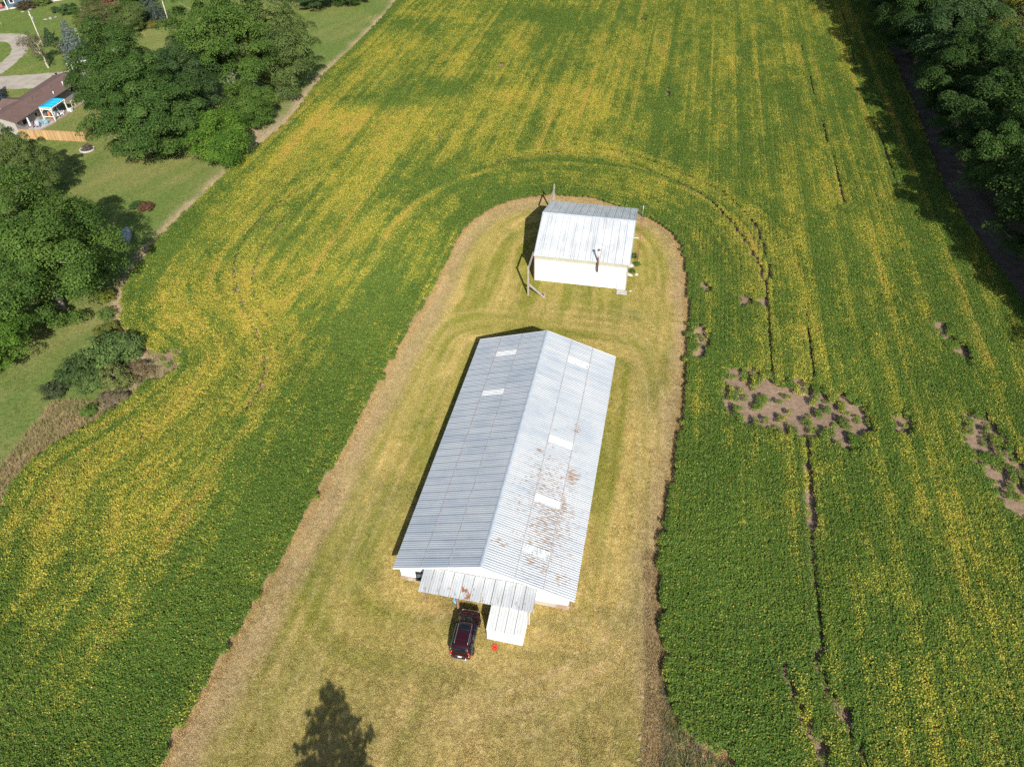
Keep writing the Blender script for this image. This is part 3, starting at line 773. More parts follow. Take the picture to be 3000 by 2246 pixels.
PU0, PU1, PV, PZ0, PZ1 = -4.92, 4.66, -1.88, 2.62, 2.20
pl = math.hypot(PV - .22, PZ0 - PZ1); D = Vector((0, (PV - .22) / pl, (PZ1 - PZ0) / pl)); N = Vector((0, D.z, -D.y))
N = Vector((0, (PZ1 - PZ0) / pl * -1 * -1, -(PV - .22) / pl)); N = N if N.z > 0 else -N
Xv = D.cross(N); npp = 11; pw = (PU1 - PU0) / npp
pme = rib_sheet(4, pw / 4, pl + .02, .028, .042); pme.materials.append(M_porch)
for i in range(npp):
    u = PU0 + i * pw if Xv.x > 0 else PU0 + (i + 1) * pw
    link('roof_sheet', pme, None, porch, mtx=frame(Vector((u, .22, PZ0 + .01)), Xv, D, N))
MB().bar((PU0 + .02, .20, PZ0 - .05), (PU0 + .02, PV + .02, PZ1 - .05), .06, .09).build('rafter', M_wood, porch)
MB().bar((PU1 - .02, .20, PZ0 - .05), (PU1 - .02, PV + .02, PZ1 - .05), .06, .09).build('rafter', M_wood, porch)
MB().bar((PU0, PV + .2, PZ1 - .12), (PU1, PV + .2, PZ1 - .12), .08, .16).build('header_beam', M_wood, porch)
for (u, v, mt, wdt) in ((-4.47, -1.60, M_redwood, .13), (-1.66, -1.66, M_redwood, .17)):
    MB().bar((u, v, 0), (u, v, PZ1 - .05), wdt, wdt).build('post', mt, porch)
MB().box((4.36, -1.66, 1.05), (.10, .30, 2.1)).build('post', simple('pale_board', (.55, .50, .42), .8, 0, .2, 6, 0), porch)

# lean-to shed beside the car
shed = empty('lean_to_shed', (-2.745, 33.84, 0), BYAW, 'small white ribbed metal lean-to shed in front of the porch roof', 'shed')
S0, S1, V0, V1 = 1.30, 4.22, -3.70, -1.55
z_of = lambda v: 1.58 + (v - V0) * (2.06 - 1.58) / (V1 - V0)
M_shed = simple('shed_white_metal', (0.80, 0.80, 0.785), .5, 0, .04, 2, .02)
M_shedroof = simple('shed_roof_metal', (0.60, 0.605, 0.59), .5, 0, .05, 2, .02)
w = MB(); rib_wall(w, (S0, V0), (S1, V0), 0.02, lambda s: z_of(V0) - .03, .22, .015); w.build('front_wall', M_shed, shed)
w = MB(); rib_wall(w, (S0, V1), (S0, V0), 0.02, lambda s: z_of(V1 + (V0 - V1) * s) - .03, .22, .015); w.build('side_wall', M_shed, shed)
w = MB(); rib_wall(w, (S1, V0), (S1, V1), 0.02, lambda s: z_of(V0 + (V1 - V0) * s) - .03, .22, .015); w.build('side_wall', M_shed, shed)
w = MB(); rib_wall(w, (S1, V1), (S0, V1), 0.02, lambda s: z_of(V1) - .03, .22, .015); w.build('back_wall', M_shed, shed)
dl = Vector((0, V0 - V1 - .08, z_of(V0 - .08) - z_of(V1))); L = dl.length; D = dl / L; N = Vector((0, -D.z, D.y)); N = N if N.z > 0 else -N
Xv = D.cross(N); sp = (S1 - S0 + .12) / 4
sme = rib_sheet(3, sp / 3, L, .022, .03); sme.materials.append(M_shedroof)
for i in range(4):
    u = S0 - .06 + (i if Xv.x > 0 else i + 1) * sp
    link('roof_sheet', sme, None, shed, mtx=frame(Vector((u, V1, z_of(V1) + .012)), Xv, D, N))

# ------------------------------------------------------------------ small barn
SY = -0.20853
sb = empty('square_barn', (2.995, 79.77, 0), SY, 'taller square barn with streaked white roof and a stove pipe', 'barn')
SW, SD, SE, SR = 12.08, 14.03, 4.06, 6.38; SM = SD * .4823
k = NT('streaked_roof_metal'); co = k.coord(sb)
st = k.noise(k.scale(co, (2.6, .10, .1)), 1.0, 3, .6); st2 = k.noise(k.scale(co, (9.0, .22, .2)), 1.0, 3, .7); ch = k.noise(k.scale(co, (.6, .6, .6)), 1.0, 5)
col = k.mix(k.ramp(ch, .35, .65), (0.56, 0.58, 0.59), (0.66, 0.675, 0.675))
col = k.mix(k.ramp(k.math('MULTIPLY_ADD', st2, .55, k.math('MULTIPLY', st, .55)), .56, .72, 0, .55), col, (0.26, 0.29, 0.30))
M_sroof = k.fin(col, .38, .06, .5)
k = NT('small_barn_siding'); k.fin(k.mix(k.ramp(k.noise(k.coord(), .8, 4), .4, .7), (0.73, 0.745, 0.75), (0.66, 0.675, 0.67)), .55); M_sside = k.mat
def sz(v): return SE + (SR - SE) * (v / SM if v < SM else (SD - v) / (SD - SM))
dk = MB()
prof = [(0.03, SE - .05), (SM, SR - .05), (SD - .03, SE - .05), (SD - .03, SE - .15), (SM, SR - .15), (.03, SE - .15)]
dk.add([(.02, v, z) for v, z in prof] + [(SW - .02, v, z) for v, z in prof], [(0, 1, 4, 5), (1, 2, 3, 4), (11, 10, 7, 6), (10, 9, 8, 7), (1, 0, 6, 7), (2, 1, 7, 8), (4, 3, 9, 10), (5, 4, 10, 11), (0, 5, 11, 6), (3, 2, 8, 9)])
dk.build('roof_deck', M_white, sb)
npn = 13; pw = SW / npn
for (va, vb) in ((SM, 0.0), (SM, SD)):
    d = Vector((0, vb - va, SE - SR)); L = d.length; D = d / L; N = Vector((0, -D.z, D.y)); N = N if N.z > 0 else -N; Xv = D.cross(N)
    me = rib_sheet(4, pw / 4, L + .05, .03, .045); me.materials.append(M_sroof)
    for i in range(npn):
        u = (i if Xv.x > 0 else i + 1) * pw
        link('roof_sheet', me, None, sb, mtx=frame(Vector((u, va, SR + .006)), Xv, D, N))
MB().add([(-.03, SM - .25, SR - .04), (-.03, SM, SR + .05), (-.03, SM + .25, SR - .04), (SW + .03, SM - .25, SR - .04), (SW + .03, SM, SR + .05), (SW + .03, SM + .25, SR - .04)], [(1, 0, 3, 4), (2, 1, 4, 5)]).build('ridge_cap', M_cap, sb)
for u in (-.03, SW + .03):
    MB().bar((u, 0, SE - .06), (u, SM, SR - .06), .05, .20).build('gable_trim', M_cap, sb)
    MB().bar((u, SM, SR - .06), (u, SD, SE - .06), .05, .20).build('gable_trim', M_cap, sb)
O = .35
w = MB(); rib_wall(w, (.1, O), (SW - .25, O), .05, lambda s: SE - .10); w.build('front_wall', M_sside, sb)
w = MB(); rib_wall(w, (SW - .25, SD - O), (.1, SD - O), .05, lambda s: SE - .10); w.build('back_wall', M_sside, sb)
for (u, s0, s1) in ((.1, SD - O, O), (SW - .25, O, SD - O)):
    w = MB(); rib_wall(w, (u, s0), (u, SM), .05, lambda s, a=s0: sz(a + (SM - a) * s) - .16); rib_wall(w, (u, SM), (u, s1), .05, lambda s, b=s1: sz(SM + (b - SM) * s) - .16)
    w.build('gable_wall', M_sside, sb)
M_corner = simple('tan_corner_trim', (0.42, 0.33, 0.29), .6, 0, .1, 5, 0)
MB().box((.07, O - .03, SE / 2 - .06), (.14, .10, SE - .14)).build('corner_trim', M_corner, sb)
MB().box((SW - .2, O - .03, SE / 2 - .06), (.14, .10, SE - .14)).build('corner_trim', M_corner, sb)
w = MB(); rib_wall(w, (.14, O - .03), (SW - .28, O - .03), SE - .74, lambda s: SE - .12, .23, .02); w.build('eave_light_panel', simple('beige_light_panel', (.47, .46, .36), .5, 0, .06, 2, 0), sb)
MB().bar((.0, .02, SE - .07), (SW, .02, SE - .07), .05, .09).build('gutter', simple('gutter', (.45, .44, .38), .5, 0, .1, 5, 0), sb)
dr = MB().box((11.28, O - .045, 1.05), (.92, .05, 2.06)).build('door', M_white, sb)
fr = MB(); fr.bar((10.78, O - .05, 0), (10.78, O - .05, 2.14), .08, .08); fr.bar((11.78, O - .05, 0), (11.78, O - .05, 2.14), .08, .08); fr.bar((10.74, O - .05, 2.14), (11.82, O - .05, 2.14), .08, .08)
fr.build('door_frame', simple('door_frame_grey', (.62, .62, .60), .6, 0, .05, 5, 0), sb)
MB().tube([(10.93, O - .07, 1.0), (10.93, O - .14, 1.0)], .035, 8).build('door_handle', M_galv, dr)
k = NT('stove_pipe'); z = k.sep(k.coord())[2]
k.fin(k.mix(k.ramp(z, 4.6, 5.4), (0.20, 0.11, 0.07), (0.50, 0.51, 0.50)), .5, .4); M_pipe = k.mat
pp = MB(); pp.tube([(8.15, .1, 2.55), (8.15, .02, 2.8), (8.15, -.08, 3.2), (8.15, -.08, 5.8)], .11, 12); pp.build('stove_pipe', M_pipe, sb)
pc = MB(); pc.tube([(8.15, -.08, 5.78), (8.15, -.08, 5.84), (8.15, -.08, 6.02)], [.20, .20, .02], 12); pc.build('pipe_cap', simple('rust_cap', (.17, .11, .08), .7, 0, .2, 8, 0), sb)
MB().bar((8.15, .34, 4.0), (8.15, -.08, 4.0), .05, .05).build('pipe_bracket', M_galv, sb)
step = tag(MB().box((0, 0, .06), (1.3, .75, .16)).build('concrete_step', M_conc, loc=(14.15, 77.02, 0), rz=SY), 'flat concrete step slab at the door of the square barn', 'step')
# sliding door track standing out past both corners, on posts
for (nm, v_out, v_in, lab, brace) in (('f', -3.05, .35, 'weathered timber door-track frame with long brace at front corner of square barn', True), ('b', SD + 3.2, SD - .3, 'weathered timber door-track frame standing behind square barn', False)):
    tr_ = empty('track_frame', (2.995, 79.77, 0), SY, lab, 'frame')
    MB().bar((-.14, v_in, 4.22), (-.14, v_out, 4.22), .10, .22).build('track_beam', M_wood, tr_)
    MB().bar((-.02, v_in, 4.30), (-.02, v_out + .1, 4.30), .06, .12).build('track_rail', simple('track_rail', (.46, .38, .40), .6, .2, .1, 5, 0), tr_)
    MB().bar((-.14, v_out, -.1), (-.14, v_out, 4.4), .20, .20).build('post', M_wood, tr_)
    if brace:
        MB().bar((-.05, v_out - .06, 1.75), (1.92, v_out - .16, .06), .22, .16).build('brace', M_wood, tr_)
        MB().box((1.95, v_out - .1, .2), (.18, .2, .4)).build('stake', M_wood, tr_)
        MB().box((1.72, v_out + .14, .16), (.22, .26, .3)).build('weight_block', M_dark, tr_)
    else:
        MB().bar((-.14, v_out - .12, 4.3), (-.14, v_out - .12, 5.0), .12, .12).build('post_top', M_wood, tr_)
# lattice aerial mast
mast = empty('antenna_mast', (17.05, 84.2, 0), SY + .3, 'thin red-brown lattice antenna mast on right side of square barn', 'mast')
M_mast = simple('rusty_mast_metal', (0.30, 0.11, 0.075), .6, .2, .3, 3, 0); M_mast2 = simple('silver_mast_metal', (0.50, 0.50, 0.50), .4, .5, .1, 3, 0)
tri = [(.15 * math.cos(a), .19 * math.sin(a)) for a in (0.3, 2.394, 4.489)]
for (a, b) in tri: MB().tube([(a, b, 0), (a, b, 6.6)], .020, 6).build('mast_leg', M_mast, mast)
for j in range(16):
    z = .3 + j * .4; rg = MB()
    for q in range(3):
        A, B = tri[q], tri[(q + 1) % 3]; rg.tube([(A[0], A[1], z), (B[0], B[1], z + .2)], .012, 5)
    rg.build('lattice_ring', M_mast, mast)
MB().tube([(0, 0, 6.3), (0, 0, 8.4)], .03, 8).build('mast_pole', M_mast2, mast)
MB().tube([(-.5, 0, 8.2), (.5, 0, 8.2)], .012, 5).build('antenna_boom', M_mast2, mast)
for j in range(4):
    MB().tube([(-.42 + j * .28, -.38 + .06 * j, 8.22), (-.42 + j * .28, .38 - .06 * j, 8.22)], .008, 5).build('antenna_rod', M_mast2, mast)
MB().bar((-.1, 0, 3.6), (-1.15, .25, 3.6), .06, .06).build('wall_bracket', M_white, mast)

# small pale stones by the right wall of the square barn
M_stone = simple('pale_limestone', (.55, .52, .47), .9, 0, .15, 5, .08)
def stone(loc, d, lab, nm='stone', group=None, mat=None):
    r = np.random.default_rng(int(abs(loc[0] * 31 + loc[1] * 17)) + 3)
    V = []; n = 8
    for (zz, rr) in ((-.05, .9), (.35, 1.0), (.75, .75), (1.0, .35)):
        for j in range(n):
            t = 6.283 * j / n; q = rr * (0.8 + .35 * r.random()); V.append((math.cos(t) * q * d[0], math.sin(t) * q * d[1], zz * d[2]))
    Fc = [(i * n + j, i * n + (j + 1) % n, (i + 1) * n + (j + 1) % n, (i + 1) * n + j) for i in range(3) for j in range(n)] + [tuple(24 + j for j in range(n))]
    return tag(MB().add(V, Fc).build(nm, mat or M_stone, loc=loc, rz=r.random() * 6), lab, 'stone', group)
stone((16.05, 83.1, 0), (.45, .4, .3), 'largest pale stone among the weeds by the antenna mast')
stone((15.6, 81.0, 0), (.3, .55, .2), 'flat pale stone against right wall of the square barn')
stone((16.6, 81.05, 0), (.28, .25, .16), 'small pale stone lying clear of the square barn right wall')
stone((15.31, 77.36, 0), (.2, .18, .14), 'small white stone beside the concrete step corner')

# ------------------------------------------------------------------ maroon car
def make_car():
    car = empty('car', (-4.02, 30.12, 0), R(-10.6), 'dark maroon SUV with silver roof rails parked by the white lean-to shed', 'car')
    k = NT('maroon_paint'); k.fin((0.040, 0.006, 0.010), .22, .2, .5); k.bsdf.inputs['Coat Weight'].default_value = .7; k.bsdf.inputs['Coat Roughness'].default_value = .05; P = k.mat
    k = NT('car_glass'); k.fin((0.010, 0.013, 0.015), .06, 0, .6); G = k.mat
    Ch = simple('chrome', (.72, .72, .73), .2, .9, .05, 3, 0); Bk = simple('black_trim', (.02, .02, .022), .6, 0, .1, 5, 0)
    Rd = simple('tail_lens', (.55, .015, .02), .2, 0, .1, 5, 0); Wh = simple('clear_lens', (.75, .77, .78), .15, 0, .05, 3, 0)
    Ty = simple('tyre_rubber', (.018, .018, .018), .85, 0, .2, 8, 0)
    # stations: y, half width bottom, half width belt, half width top, z bottom, z sill, z belt, z top
    ST = [(-2.22, .62, .72, .66, .48, .62, .80, .92), (-2.16, .78, .84, .70, .36, .62, .95, 1.06), (-2.02, .86, .89, .64, .30, .62, .99, 1.36), (-1.78, .88, .905, .62, .28, .60, .99, 1.60), (-1.4, .89, .91, .62, .26, .58, .98, 1.66),
          (-.6, .895, .91, .62, .26, .56, .96, 1.685), (.2, .895, .91, .61, .26, .56, .955, 1.66), (.55, .895, .91, .60, .26, .56, .95, 1.60), (1.25, .895, .905, .70, .26, .58, .95, 1.12), (1.42, .89, .90, .74, .27, .58, .94, 1.04),
          (1.8, .88, .88, .70, .28, .58, .88, .99), (2.05, .83, .82, .62, .30, .56, .80, .90), (2.20, .70, .68, .50, .36, .52, .70, .76), (2.26, .50, .48, .36, .42, .52, .62, .66)]
    V = []; n = 0
    for (y, wb, wm, wt, z0, z1, z2, z3) in ST:
        hp = [(wb * .9, z0), (wb, z0 + .08), (wb + .01, z1), (wm, z2 - .02), (wm - .03, z2 + .03), (wt + (wm - wt) * .30, z2 + (z3 - z2) * .68), (wt + .02, z3 - .06 * (z3 - z2) - .01), (wt * .86, z3 + .0), (wt * .45, z3 + .022)]
        ring = [(x, y, z) for x, z in hp] + [(0, y, z3 + .028)] + [(-x, y, z) for x, z in hp[::-1]]
        n = len(ring); V += ring
    ns = len(ST); Fc = []
    for i in range(ns - 1):
        for j in range(n):
            Fc.append((i * n + j, i * n + (j + 1) % n, (i + 1) * n + (j + 1) % n, (i + 1) * n + j))
    Fc = [f[::-1] for f in Fc]
    Fc += [tuple(range(n)), tuple((ns - 1) * n + j for j in reversed(range(n)))]
    body = MB().add(V, Fc, True); me = body.mesh('body')
    ob = link('body', me, P, car)
    md = ob.modifiers.new('s', 'SUBSURF'); md.levels = md.render_levels = 1
    wl = [(s * .87, y) for y in (-1.32, 1.32) for s in (-1, 1)]
    for (x, y) in wl:
        s = 1 if x > 0 else -1
        w_ = empty('wheel', (x, y, .34), 0, parent=car)
        prof = [(.20, -.11), (.31, -.11), (.345, -.07), (.345, .07), (.31, .11), (.20, .11)]
        T = MB(); q = 20
        vs = [(a, r_ * math.cos(6.2832 * i / q), r_ * math.sin(6.2832 * i / q)) for i in range(q) for (r_, a) in prof]
        kk = len(prof); T.add(vs, [(i * kk + j, i * kk + (j + 1) % kk, ((i + 1) % q) * kk + (j + 1) % kk, ((i + 1) % q) * kk + j) for i in range(q) for j in range(kk)], True); T.build('tyre', Ty, w_)
        H = MB(); H.tube([(s * -.02, 0, 0), (s * .06, 0, 0)], .21, 20); H.tube([(s * .06, 0, 0), (s * .09, 0, 0)], .05, 10)
        for i in range(5):
            a = 6.2832 * i / 5; H.bar((s * .075, .05 * math.cos(a), .05 * math.sin(a)), (s * .075, .21 * math.cos(a), .21 * math.sin(a)), .05, .03, (1, 0, 0))
        H.build('rim', Ch, w_)
        A = MB(); A.tube([(x - s * .06, y + .44 * math.cos(t), .34 + .44 * math.sin(t)) for t in np.linspace(-.15, math.pi + .15, 14)], .035, 6); A.build('wheel_arch', Bk, car)
    def sect(y):
        for i in range(ns - 1):
            if ST[i][0] <= y <= ST[i + 1][0]:
                t = (y - ST[i][0]) / (ST[i + 1][0] - ST[i][0]); return [a + (b - a) * t for a, b in zip(ST[i], ST[i + 1])]
    def side_pt(y, f, s, off=.012):
        _, wb, wm, wt, z0, z1, z2, z3 = sect(y)
        return (s * (wm + (wt - wm) * f * .86 - .01 + off), y, z2 + .03 + (z3 - z2 - .05) * f)
    def top_pt(x, y, off=.02):
        _, wb, wm, wt, z0, z1, z2, z3 = sect(y); e = abs(x) / max(wt, .01)
        return (x, y, z3 + .026 - .035 * e ** 3 + off)
    def strip(name, rows, mat, par=car):
        m_ = MB(); c = len(rows[0]); V = [p for r_ in rows for p in r_]
        m_.add(V, [(i * c + j, i * c + j + 1, (i + 1) * c + j + 1, (i + 1) * c + j) for i in range(len(rows) - 1) for j in range(c - 1)], True)
        o = m_.build(name, mat, par); sd = o.modifiers.new('t', 'SOLIDIFY'); sd.thickness = .012; sd.offset = 1.0
        return o
    xs = np.linspace(-1, 1, 9)
    strip('windscreen', [[top_pt(x * (.60 + .08 * j / 5), .62 + j * .13 - .10 * x * x * (j / 5 > .4), .012) for x in xs] for j in range(6)], G)
    strip('rear_window', [[top_pt(x * .58, -1.86 - j * .06, .015) for x in xs] for j in range(5)], G)
    strip('sunroof', [[top_pt(x * .40, -.30 + j * .14, .012) for x in xs] for j in range(6)], G)
    for s in (-1, 1):
        for (a, b) in ((.0, .95), (-1.0, -.06), (-1.72, -1.08)):
            ys = np.linspace(a, b, 5)
            rows = [[side_pt(y, f, s) for f in (.06, .4, .78)] for y in ys]
            if s > 0: rows = rows[::-1]
            strip('side_window', rows, G)
        rl = MB(); rl.tube([top_pt(s * .55, -1.55, .01)] + [top_pt(s * .55, y, .085) for y in np.linspace(-1.45, .15, 8)] + [top_pt(s * .55, .3, .01)], .022, 6); rl.build('roof_rail', Ch, car)
        ch_ = MB(); ch_.tube([side_pt(y, .0, s, .02) for y in np.linspace(-1.75, 1.0, 10)], .010, 5); ch_.build('window_trim', Ch, car)
        tl = MB(); tl.tube([(s * .66, -2.02, 1.28), (s * .74, -2.08, 1.12), (s * .80, -2.11, .98), (s * .80, -2.15, .84)], [.05, .07, .085, .06], 8); tl.build('tail_light', Rd, car)
        rv = MB(); rv.tube([(s * .70, -2.15, .93), (s * .78, -2.14, .93)], .05, 8); rv.build('reversing_light', Wh, car)
        hl = MB(); hl.tube([(s * .50, 2.16, .74), (s * .68, 2.08, .78), (s * .80, 1.85, .84)], [.05, .075, .03], 8); hl.build('headlight', Wh, car)
        mi = MB(); mi.tube([(s * .86, .80, 1.02), (s * .95, .78, 1.04), (s * 1.06, .76, 1.04)], [.03, .09, .07], 8); mi.build('door_mirror', P, car)
        dh = MB(); dh.bar((s * .915, -.1, .86), (s * .915, .08, .86), .02, .03); dh.build('door_handle', Ch, car)
        dh = MB(); dh.bar((s * .915, -1.0, .86), (s * .915, -.82, .86), .02, .03); dh.build('door_handle', Ch, car)
    for (y) in (-.42, -1.15):
        MB().add([top_pt(x * .53, y, .006) for x in xs] + [top_pt(x * .53, y - .02, .006) for x in xs], [(j, j + 1, 10 + j, 9 + j) for j in range(8)]).build('roof_seam', Bk, car)
    bp = MB(); bp.tube([(-.72, -2.16, .50), (-.4, -2.255, .50), (.4, -2.255, .50), (.72, -2.16, .50)], .05, 8); bp.build('rear_bumper_trim', Ch, car)
    MB().box((0, -2.235, .80), (.32, .03, .15)).build('number_plate', Wh, car)
    MB().bar((-.35, -2.20, .90), (.35, -2.20, .90), .04, .05).build('tailgate_chrome', Ch, car)
    MB().box((0, 2.265, .62), (.9, .03, .14)).build('grille', Bk, car)
    for s in (-.35, .25): MB().bar((s, 1.36, 1.085), (s + .42, 1.22, 1.17), .02, .02).build('wiper', Bk, car)
    car.scale = (.97, .94, .97)
    return car
make_car()

# landing pad
pad = empty('landing_pad', (-1.684, 29.198, 0), R(-8), 'small round orange drone landing pad with black H on the grass', 'landing pad')
M_or = simple('orange_fabric', (0.80, 0.055, 0.012), .6, 0, .05, 6, 0); M_bk = simple('black_print', (.012, .012, .012), .7, 0, .1, 6, 0)
MB().tube([(0, 0, .055), (0, 0, .075)], .275, 36).build('disc', M_or, pad)
ringm = MB(); n = 36
ringm.add([(r_ * math.cos(6.2832 * i / n), r_ * math.sin(6.2832 * i / n), .079) for r_ in (.18, .205) for i in range(n)], [(i, (i + 1) % n, n + (i + 1) % n, n + i) for i in range(n) if (i % 6) != 0]); ringm.build('ring_print', M_bk, pad)
h = MB()
for (c, d) in (((-.065, 0), (.045, .19)), ((.065, 0), (.045, .19)), ((0, 0), (.13, .05))): 
    h.add([(c[0] - d[0] / 2, c[1] - d[1] / 2, .080 + .001 * (d[0] > .1)), (c[0] + d[0] / 2, c[1] - d[1] / 2, .080 + .001 * (d[0] > .1)), (c[0] + d[0] / 2, c[1] + d[1] / 2, .080 + .001 * (d[0] > .1)), (c[0] - d[0] / 2, c[1] + d[1] / 2, .080 + .001 * (d[0] > .1))], [(0, 1, 2, 3)])
h.build('letter_print', M_bk, pad)
for j in range(6):
    a = 6.2832 * j / 6; MB().box((.26 * math.cos(a), .26 * math.sin(a), .078), (.05, .03, .012), Matrix.Rotation(a, 3, 'Z')).build('peg_tab', M_bk, pad)
# blue bucket by the porch post
bk = empty('blue_bucket', (-5.0, 33.25, 0), 0, 'light blue plastic bucket hanging at the middle porch post', 'bucket')
b_ = MB(); b_.tube([(0, 0, .02), (0, 0, .5)], [.16, .21], 14); b_.build('body', simple('light_blue_plastic', (.22, .50, .72), .4, 0, .05, 4, 0), bk)
b_ = MB(); b_.tube([(.21 * math.cos(t), 0, .5 + .18 * math.sin(t)) for t in np.linspace(0, math.pi, 9)], .01, 5); b_.build('handle', M_galv, bk)

# ------------------------------------------------------------------ trees
def leaf_mat(name, trans=0.25, rough=.55):
    """leaf colour comes from each tree's own object colour, varied leaf by leaf"""
    k = NT(name); lr = k.attr('lr', out='Fac'); oc = k.ocol()
    hs = k.n('ShaderNodeHueSaturation'); k.put(hs.inputs['Color'], oc)
    k.put(hs.inputs['Value'], k.ramp(lr, 0, 1, .62, 1.45, False)); k.put(hs.inputs['Hue'], k.ramp(lr, 0, 1, .512, .485, False))
    col = hs.outputs[0]; k.fin(col, .75, 0, .08)
    tr = k.n('ShaderNodeBsdfTranslucent'); k.t.links.new(col, tr.inputs[0])
    mx = k.n('ShaderNodeMixShader'); mx.inputs[0].default_value = trans
    k.t.links.new(k.bsdf.outputs[0], mx.inputs[1]); k.t.links.new(tr.outputs[0], mx.inputs[2]); k.t.links.new(mx.outputs[0], k.out.inputs[0])
    return k.mat
M_leaf = leaf_mat('broad_leaf')
M_needle = leaf_mat('needle', .08, .6)
M_bark = simple('bark', (0.34, 0.30, 0.25), .95, 0, .3, 4, .1)
M_bark_d = simple('dark_bark', (0.15, 0.125, 0.10), .95, 0, .3, 4, .1)

def crown_arrays(seed, h, r, low, nclump, per, leaf, crad, spread=1.0, gap=0.0, top=0.55):
    """leaf clumps through a crown: uneven lobes with gaps; returns leaves and clump centres"""
    g = np.random.default_rng(seed); C = []
    zc = low + (h - low) * .48; rz = (h - low) * .52
    lob = g.normal(size=(9, 3)); lob /= np.linalg.norm(lob, axis=1, keepdims=True)
    tries = 0
    while len(C) < nclump and tries < nclump * 60:
        tries += 1
        d = g.normal(size=3); d /= np.linalg.norm(d)
        b = 0.66 + 0.46 * np.max(np.clip(lob @ d, 0, 1) ** 3) - .12 * g.random()
        t = (g.random() ** .42) * b
        tp = 1.0 - top * max(0, d[2]) ** 2 * .45
        p = np.array([d[0] * r * t * tp, d[1] * r * t * tp, zc + d[2] * rz * t])
        if p[2] < low * .6: continue
        if C and min(np.linalg.norm((np.array(C) - p) / np.array([1, 1, .75]), axis=1)) < crad * .62 * spread: continue
        C.append(p)
    C = np.array(C); Ps = []; Ns = []; Ls = []; lrs = []
    for c in C:
        n = int(per * g.uniform(.6, 1.3)); cr = crad * g.uniform(.7, 1.3)
        d = g.normal(size=(n, 3)); d /= np.linalg.norm(d, axis=1, keepdims=True); d[:, 2] = np.where(d[:, 2] < -.25, -d[:, 2], d[:, 2])
        rad = cr * (0.45 + .60 * g.random(n) ** .6)
        out = c - np.array([0, 0, zc]); out = out / (np.linalg.norm(out) + 1e-6)
        P = c + d * rad[:, None] * np.array([1, 1, .62]) + out * cr * .25
        droop = (np.hypot(P[:, 0] - c[0], P[:, 1] - c[1]) / cr) ** 2 * .28 * cr; P[:, 2] -= droop
        Ps.append(P); Ns.append(d * .7 + np.array([0, 0, .55]) + out * .45 + g.normal(size=(n, 3)) * .55)
        Ls.append(leaf * g.uniform(.65, 1.35, n)); lrs.append(np.clip(g.normal(.5 + .18 * g.normal(), .25, n), 0, 1))
    P = np.concatenate(Ps); Nn = np.concatenate(Ns); L = np.concatenate(Ls); lr = np.concatenate(lrs)
    kp = P[:, 2] > .05; P, Nn, L, lr = P[kp], Nn[kp], L[kp], lr[kp]
    V, Fc = leaf_cards(P, Nn, L, L * .72, g)
    return V, Fc, np.repeat(lr, 4), C
def trunk_mesh(seed, h, C, tr, low, nlimb=40, bend=.3):
    g = np.random.default_rng(seed + 5); mb = MB()
    th = h * .72; pts = []
    for i in range(7):
        t = i / 6; pts.append((bend * math.sin(t * 2.1 + seed) * t, bend * math.cos(t * 1.7 + seed) * t, -0.15 + t * th))
    mb.tube(pts, [tr * (1.35 if i == 0 else 1.0 - .78 * i / 6) for i in range(7)], 8)
    ids = g.permutation(len(C))[:nlimb]
    for i in ids:
        c = C[i]; z0 = max(low * .5 + .3, min(c[2] - .25 * h * g.uniform(.3, 1.0), th * .95)); t = z0 / th
        j = min(5, int(t * 6)); a = Vector(pts[j]).lerp(Vector(pts[j + 1]), t * 6 - j); b = Vector(c)
        m_ = a.lerp(b, .5) + Vector((g.normal() * .2, g.normal() * .2, .35 * g.random() - .1))
        r0 = tr * (1 - .8 * t) * .5
        mb.tube([a, m_, b], [r0, r0 * .6, r0 * .22], 5, False)
    return mb.mesh('trunk')
PROTO = {}
def proto(key, seed, h, r, low, nclump, per, leaf, crad, tr=.32, **kw):
    V, Fc, lr, C = crown_arrays(seed, h, r, low, nclump, per, leaf, crad, **kw)
    me = np_mesh('crown', V, Fc, False, {'lr': lr}); me.materials.append(M_leaf)
    tm = trunk_mesh(seed, h, C, tr, low); tm.materials.append(M_bark)
    PROTO[key] = (me, tm, h, r)
proto('maple_a', 3, 16, 8.5, 1.0, 240, 470, .205, 1.3)
proto('maple_b', 4, 15, 8.0, 1.0, 225, 450, .205, 1.25)
proto('open', 8, 18, 8.0, 2.5, 190, 430, .21, 1.25, tr=.42, spread=1.15)
proto('oval', 12, 15, 6.0, 1.0, 185, 400, .20, 1.15, tr=.25)
proto('low', 16, 8.5, 5.2, .4, 150, 380, .19, 1.0, tr=.16)
proto('bush', 21, 2.6, 2.2, .05, 70, 120, .16, .50, tr=.06)
proto('bush_b', 22, 2.2, 2.4, .05, 70, 110, .16, .50, tr=.06)
def copy_tree(name, key, loc, h, r, col, rz, label, cat='tree', group=None, bark=None):
    me, tm, ph, prr = PROTO[key]
    t = empty(name, loc, rz, label, cat, group); t.scale = (r / prr, r / prr, h / ph)
    c = link('crown', me, None, t); c.color = (*col, 1)
    link('trunk' if cat == 'tree' else 'stems', tm, None, t)
    return t
G1 = (0.084, 0.150, 0.030); G2 = (0.066, 0.124, 0.029); G3 = (0.092, 0.178, 0.026); G4 = (0.055, 0.100, 0.034); G5 = (0.112, 0.160, 0.046); GR = (0.046, 0.088, 0.022); GY = (0.20, 0.205, 0.04); GP = (0.145, 0.16, 0.06)  # darkest green for the right-hand row: shade of the woods put into the leaf colour
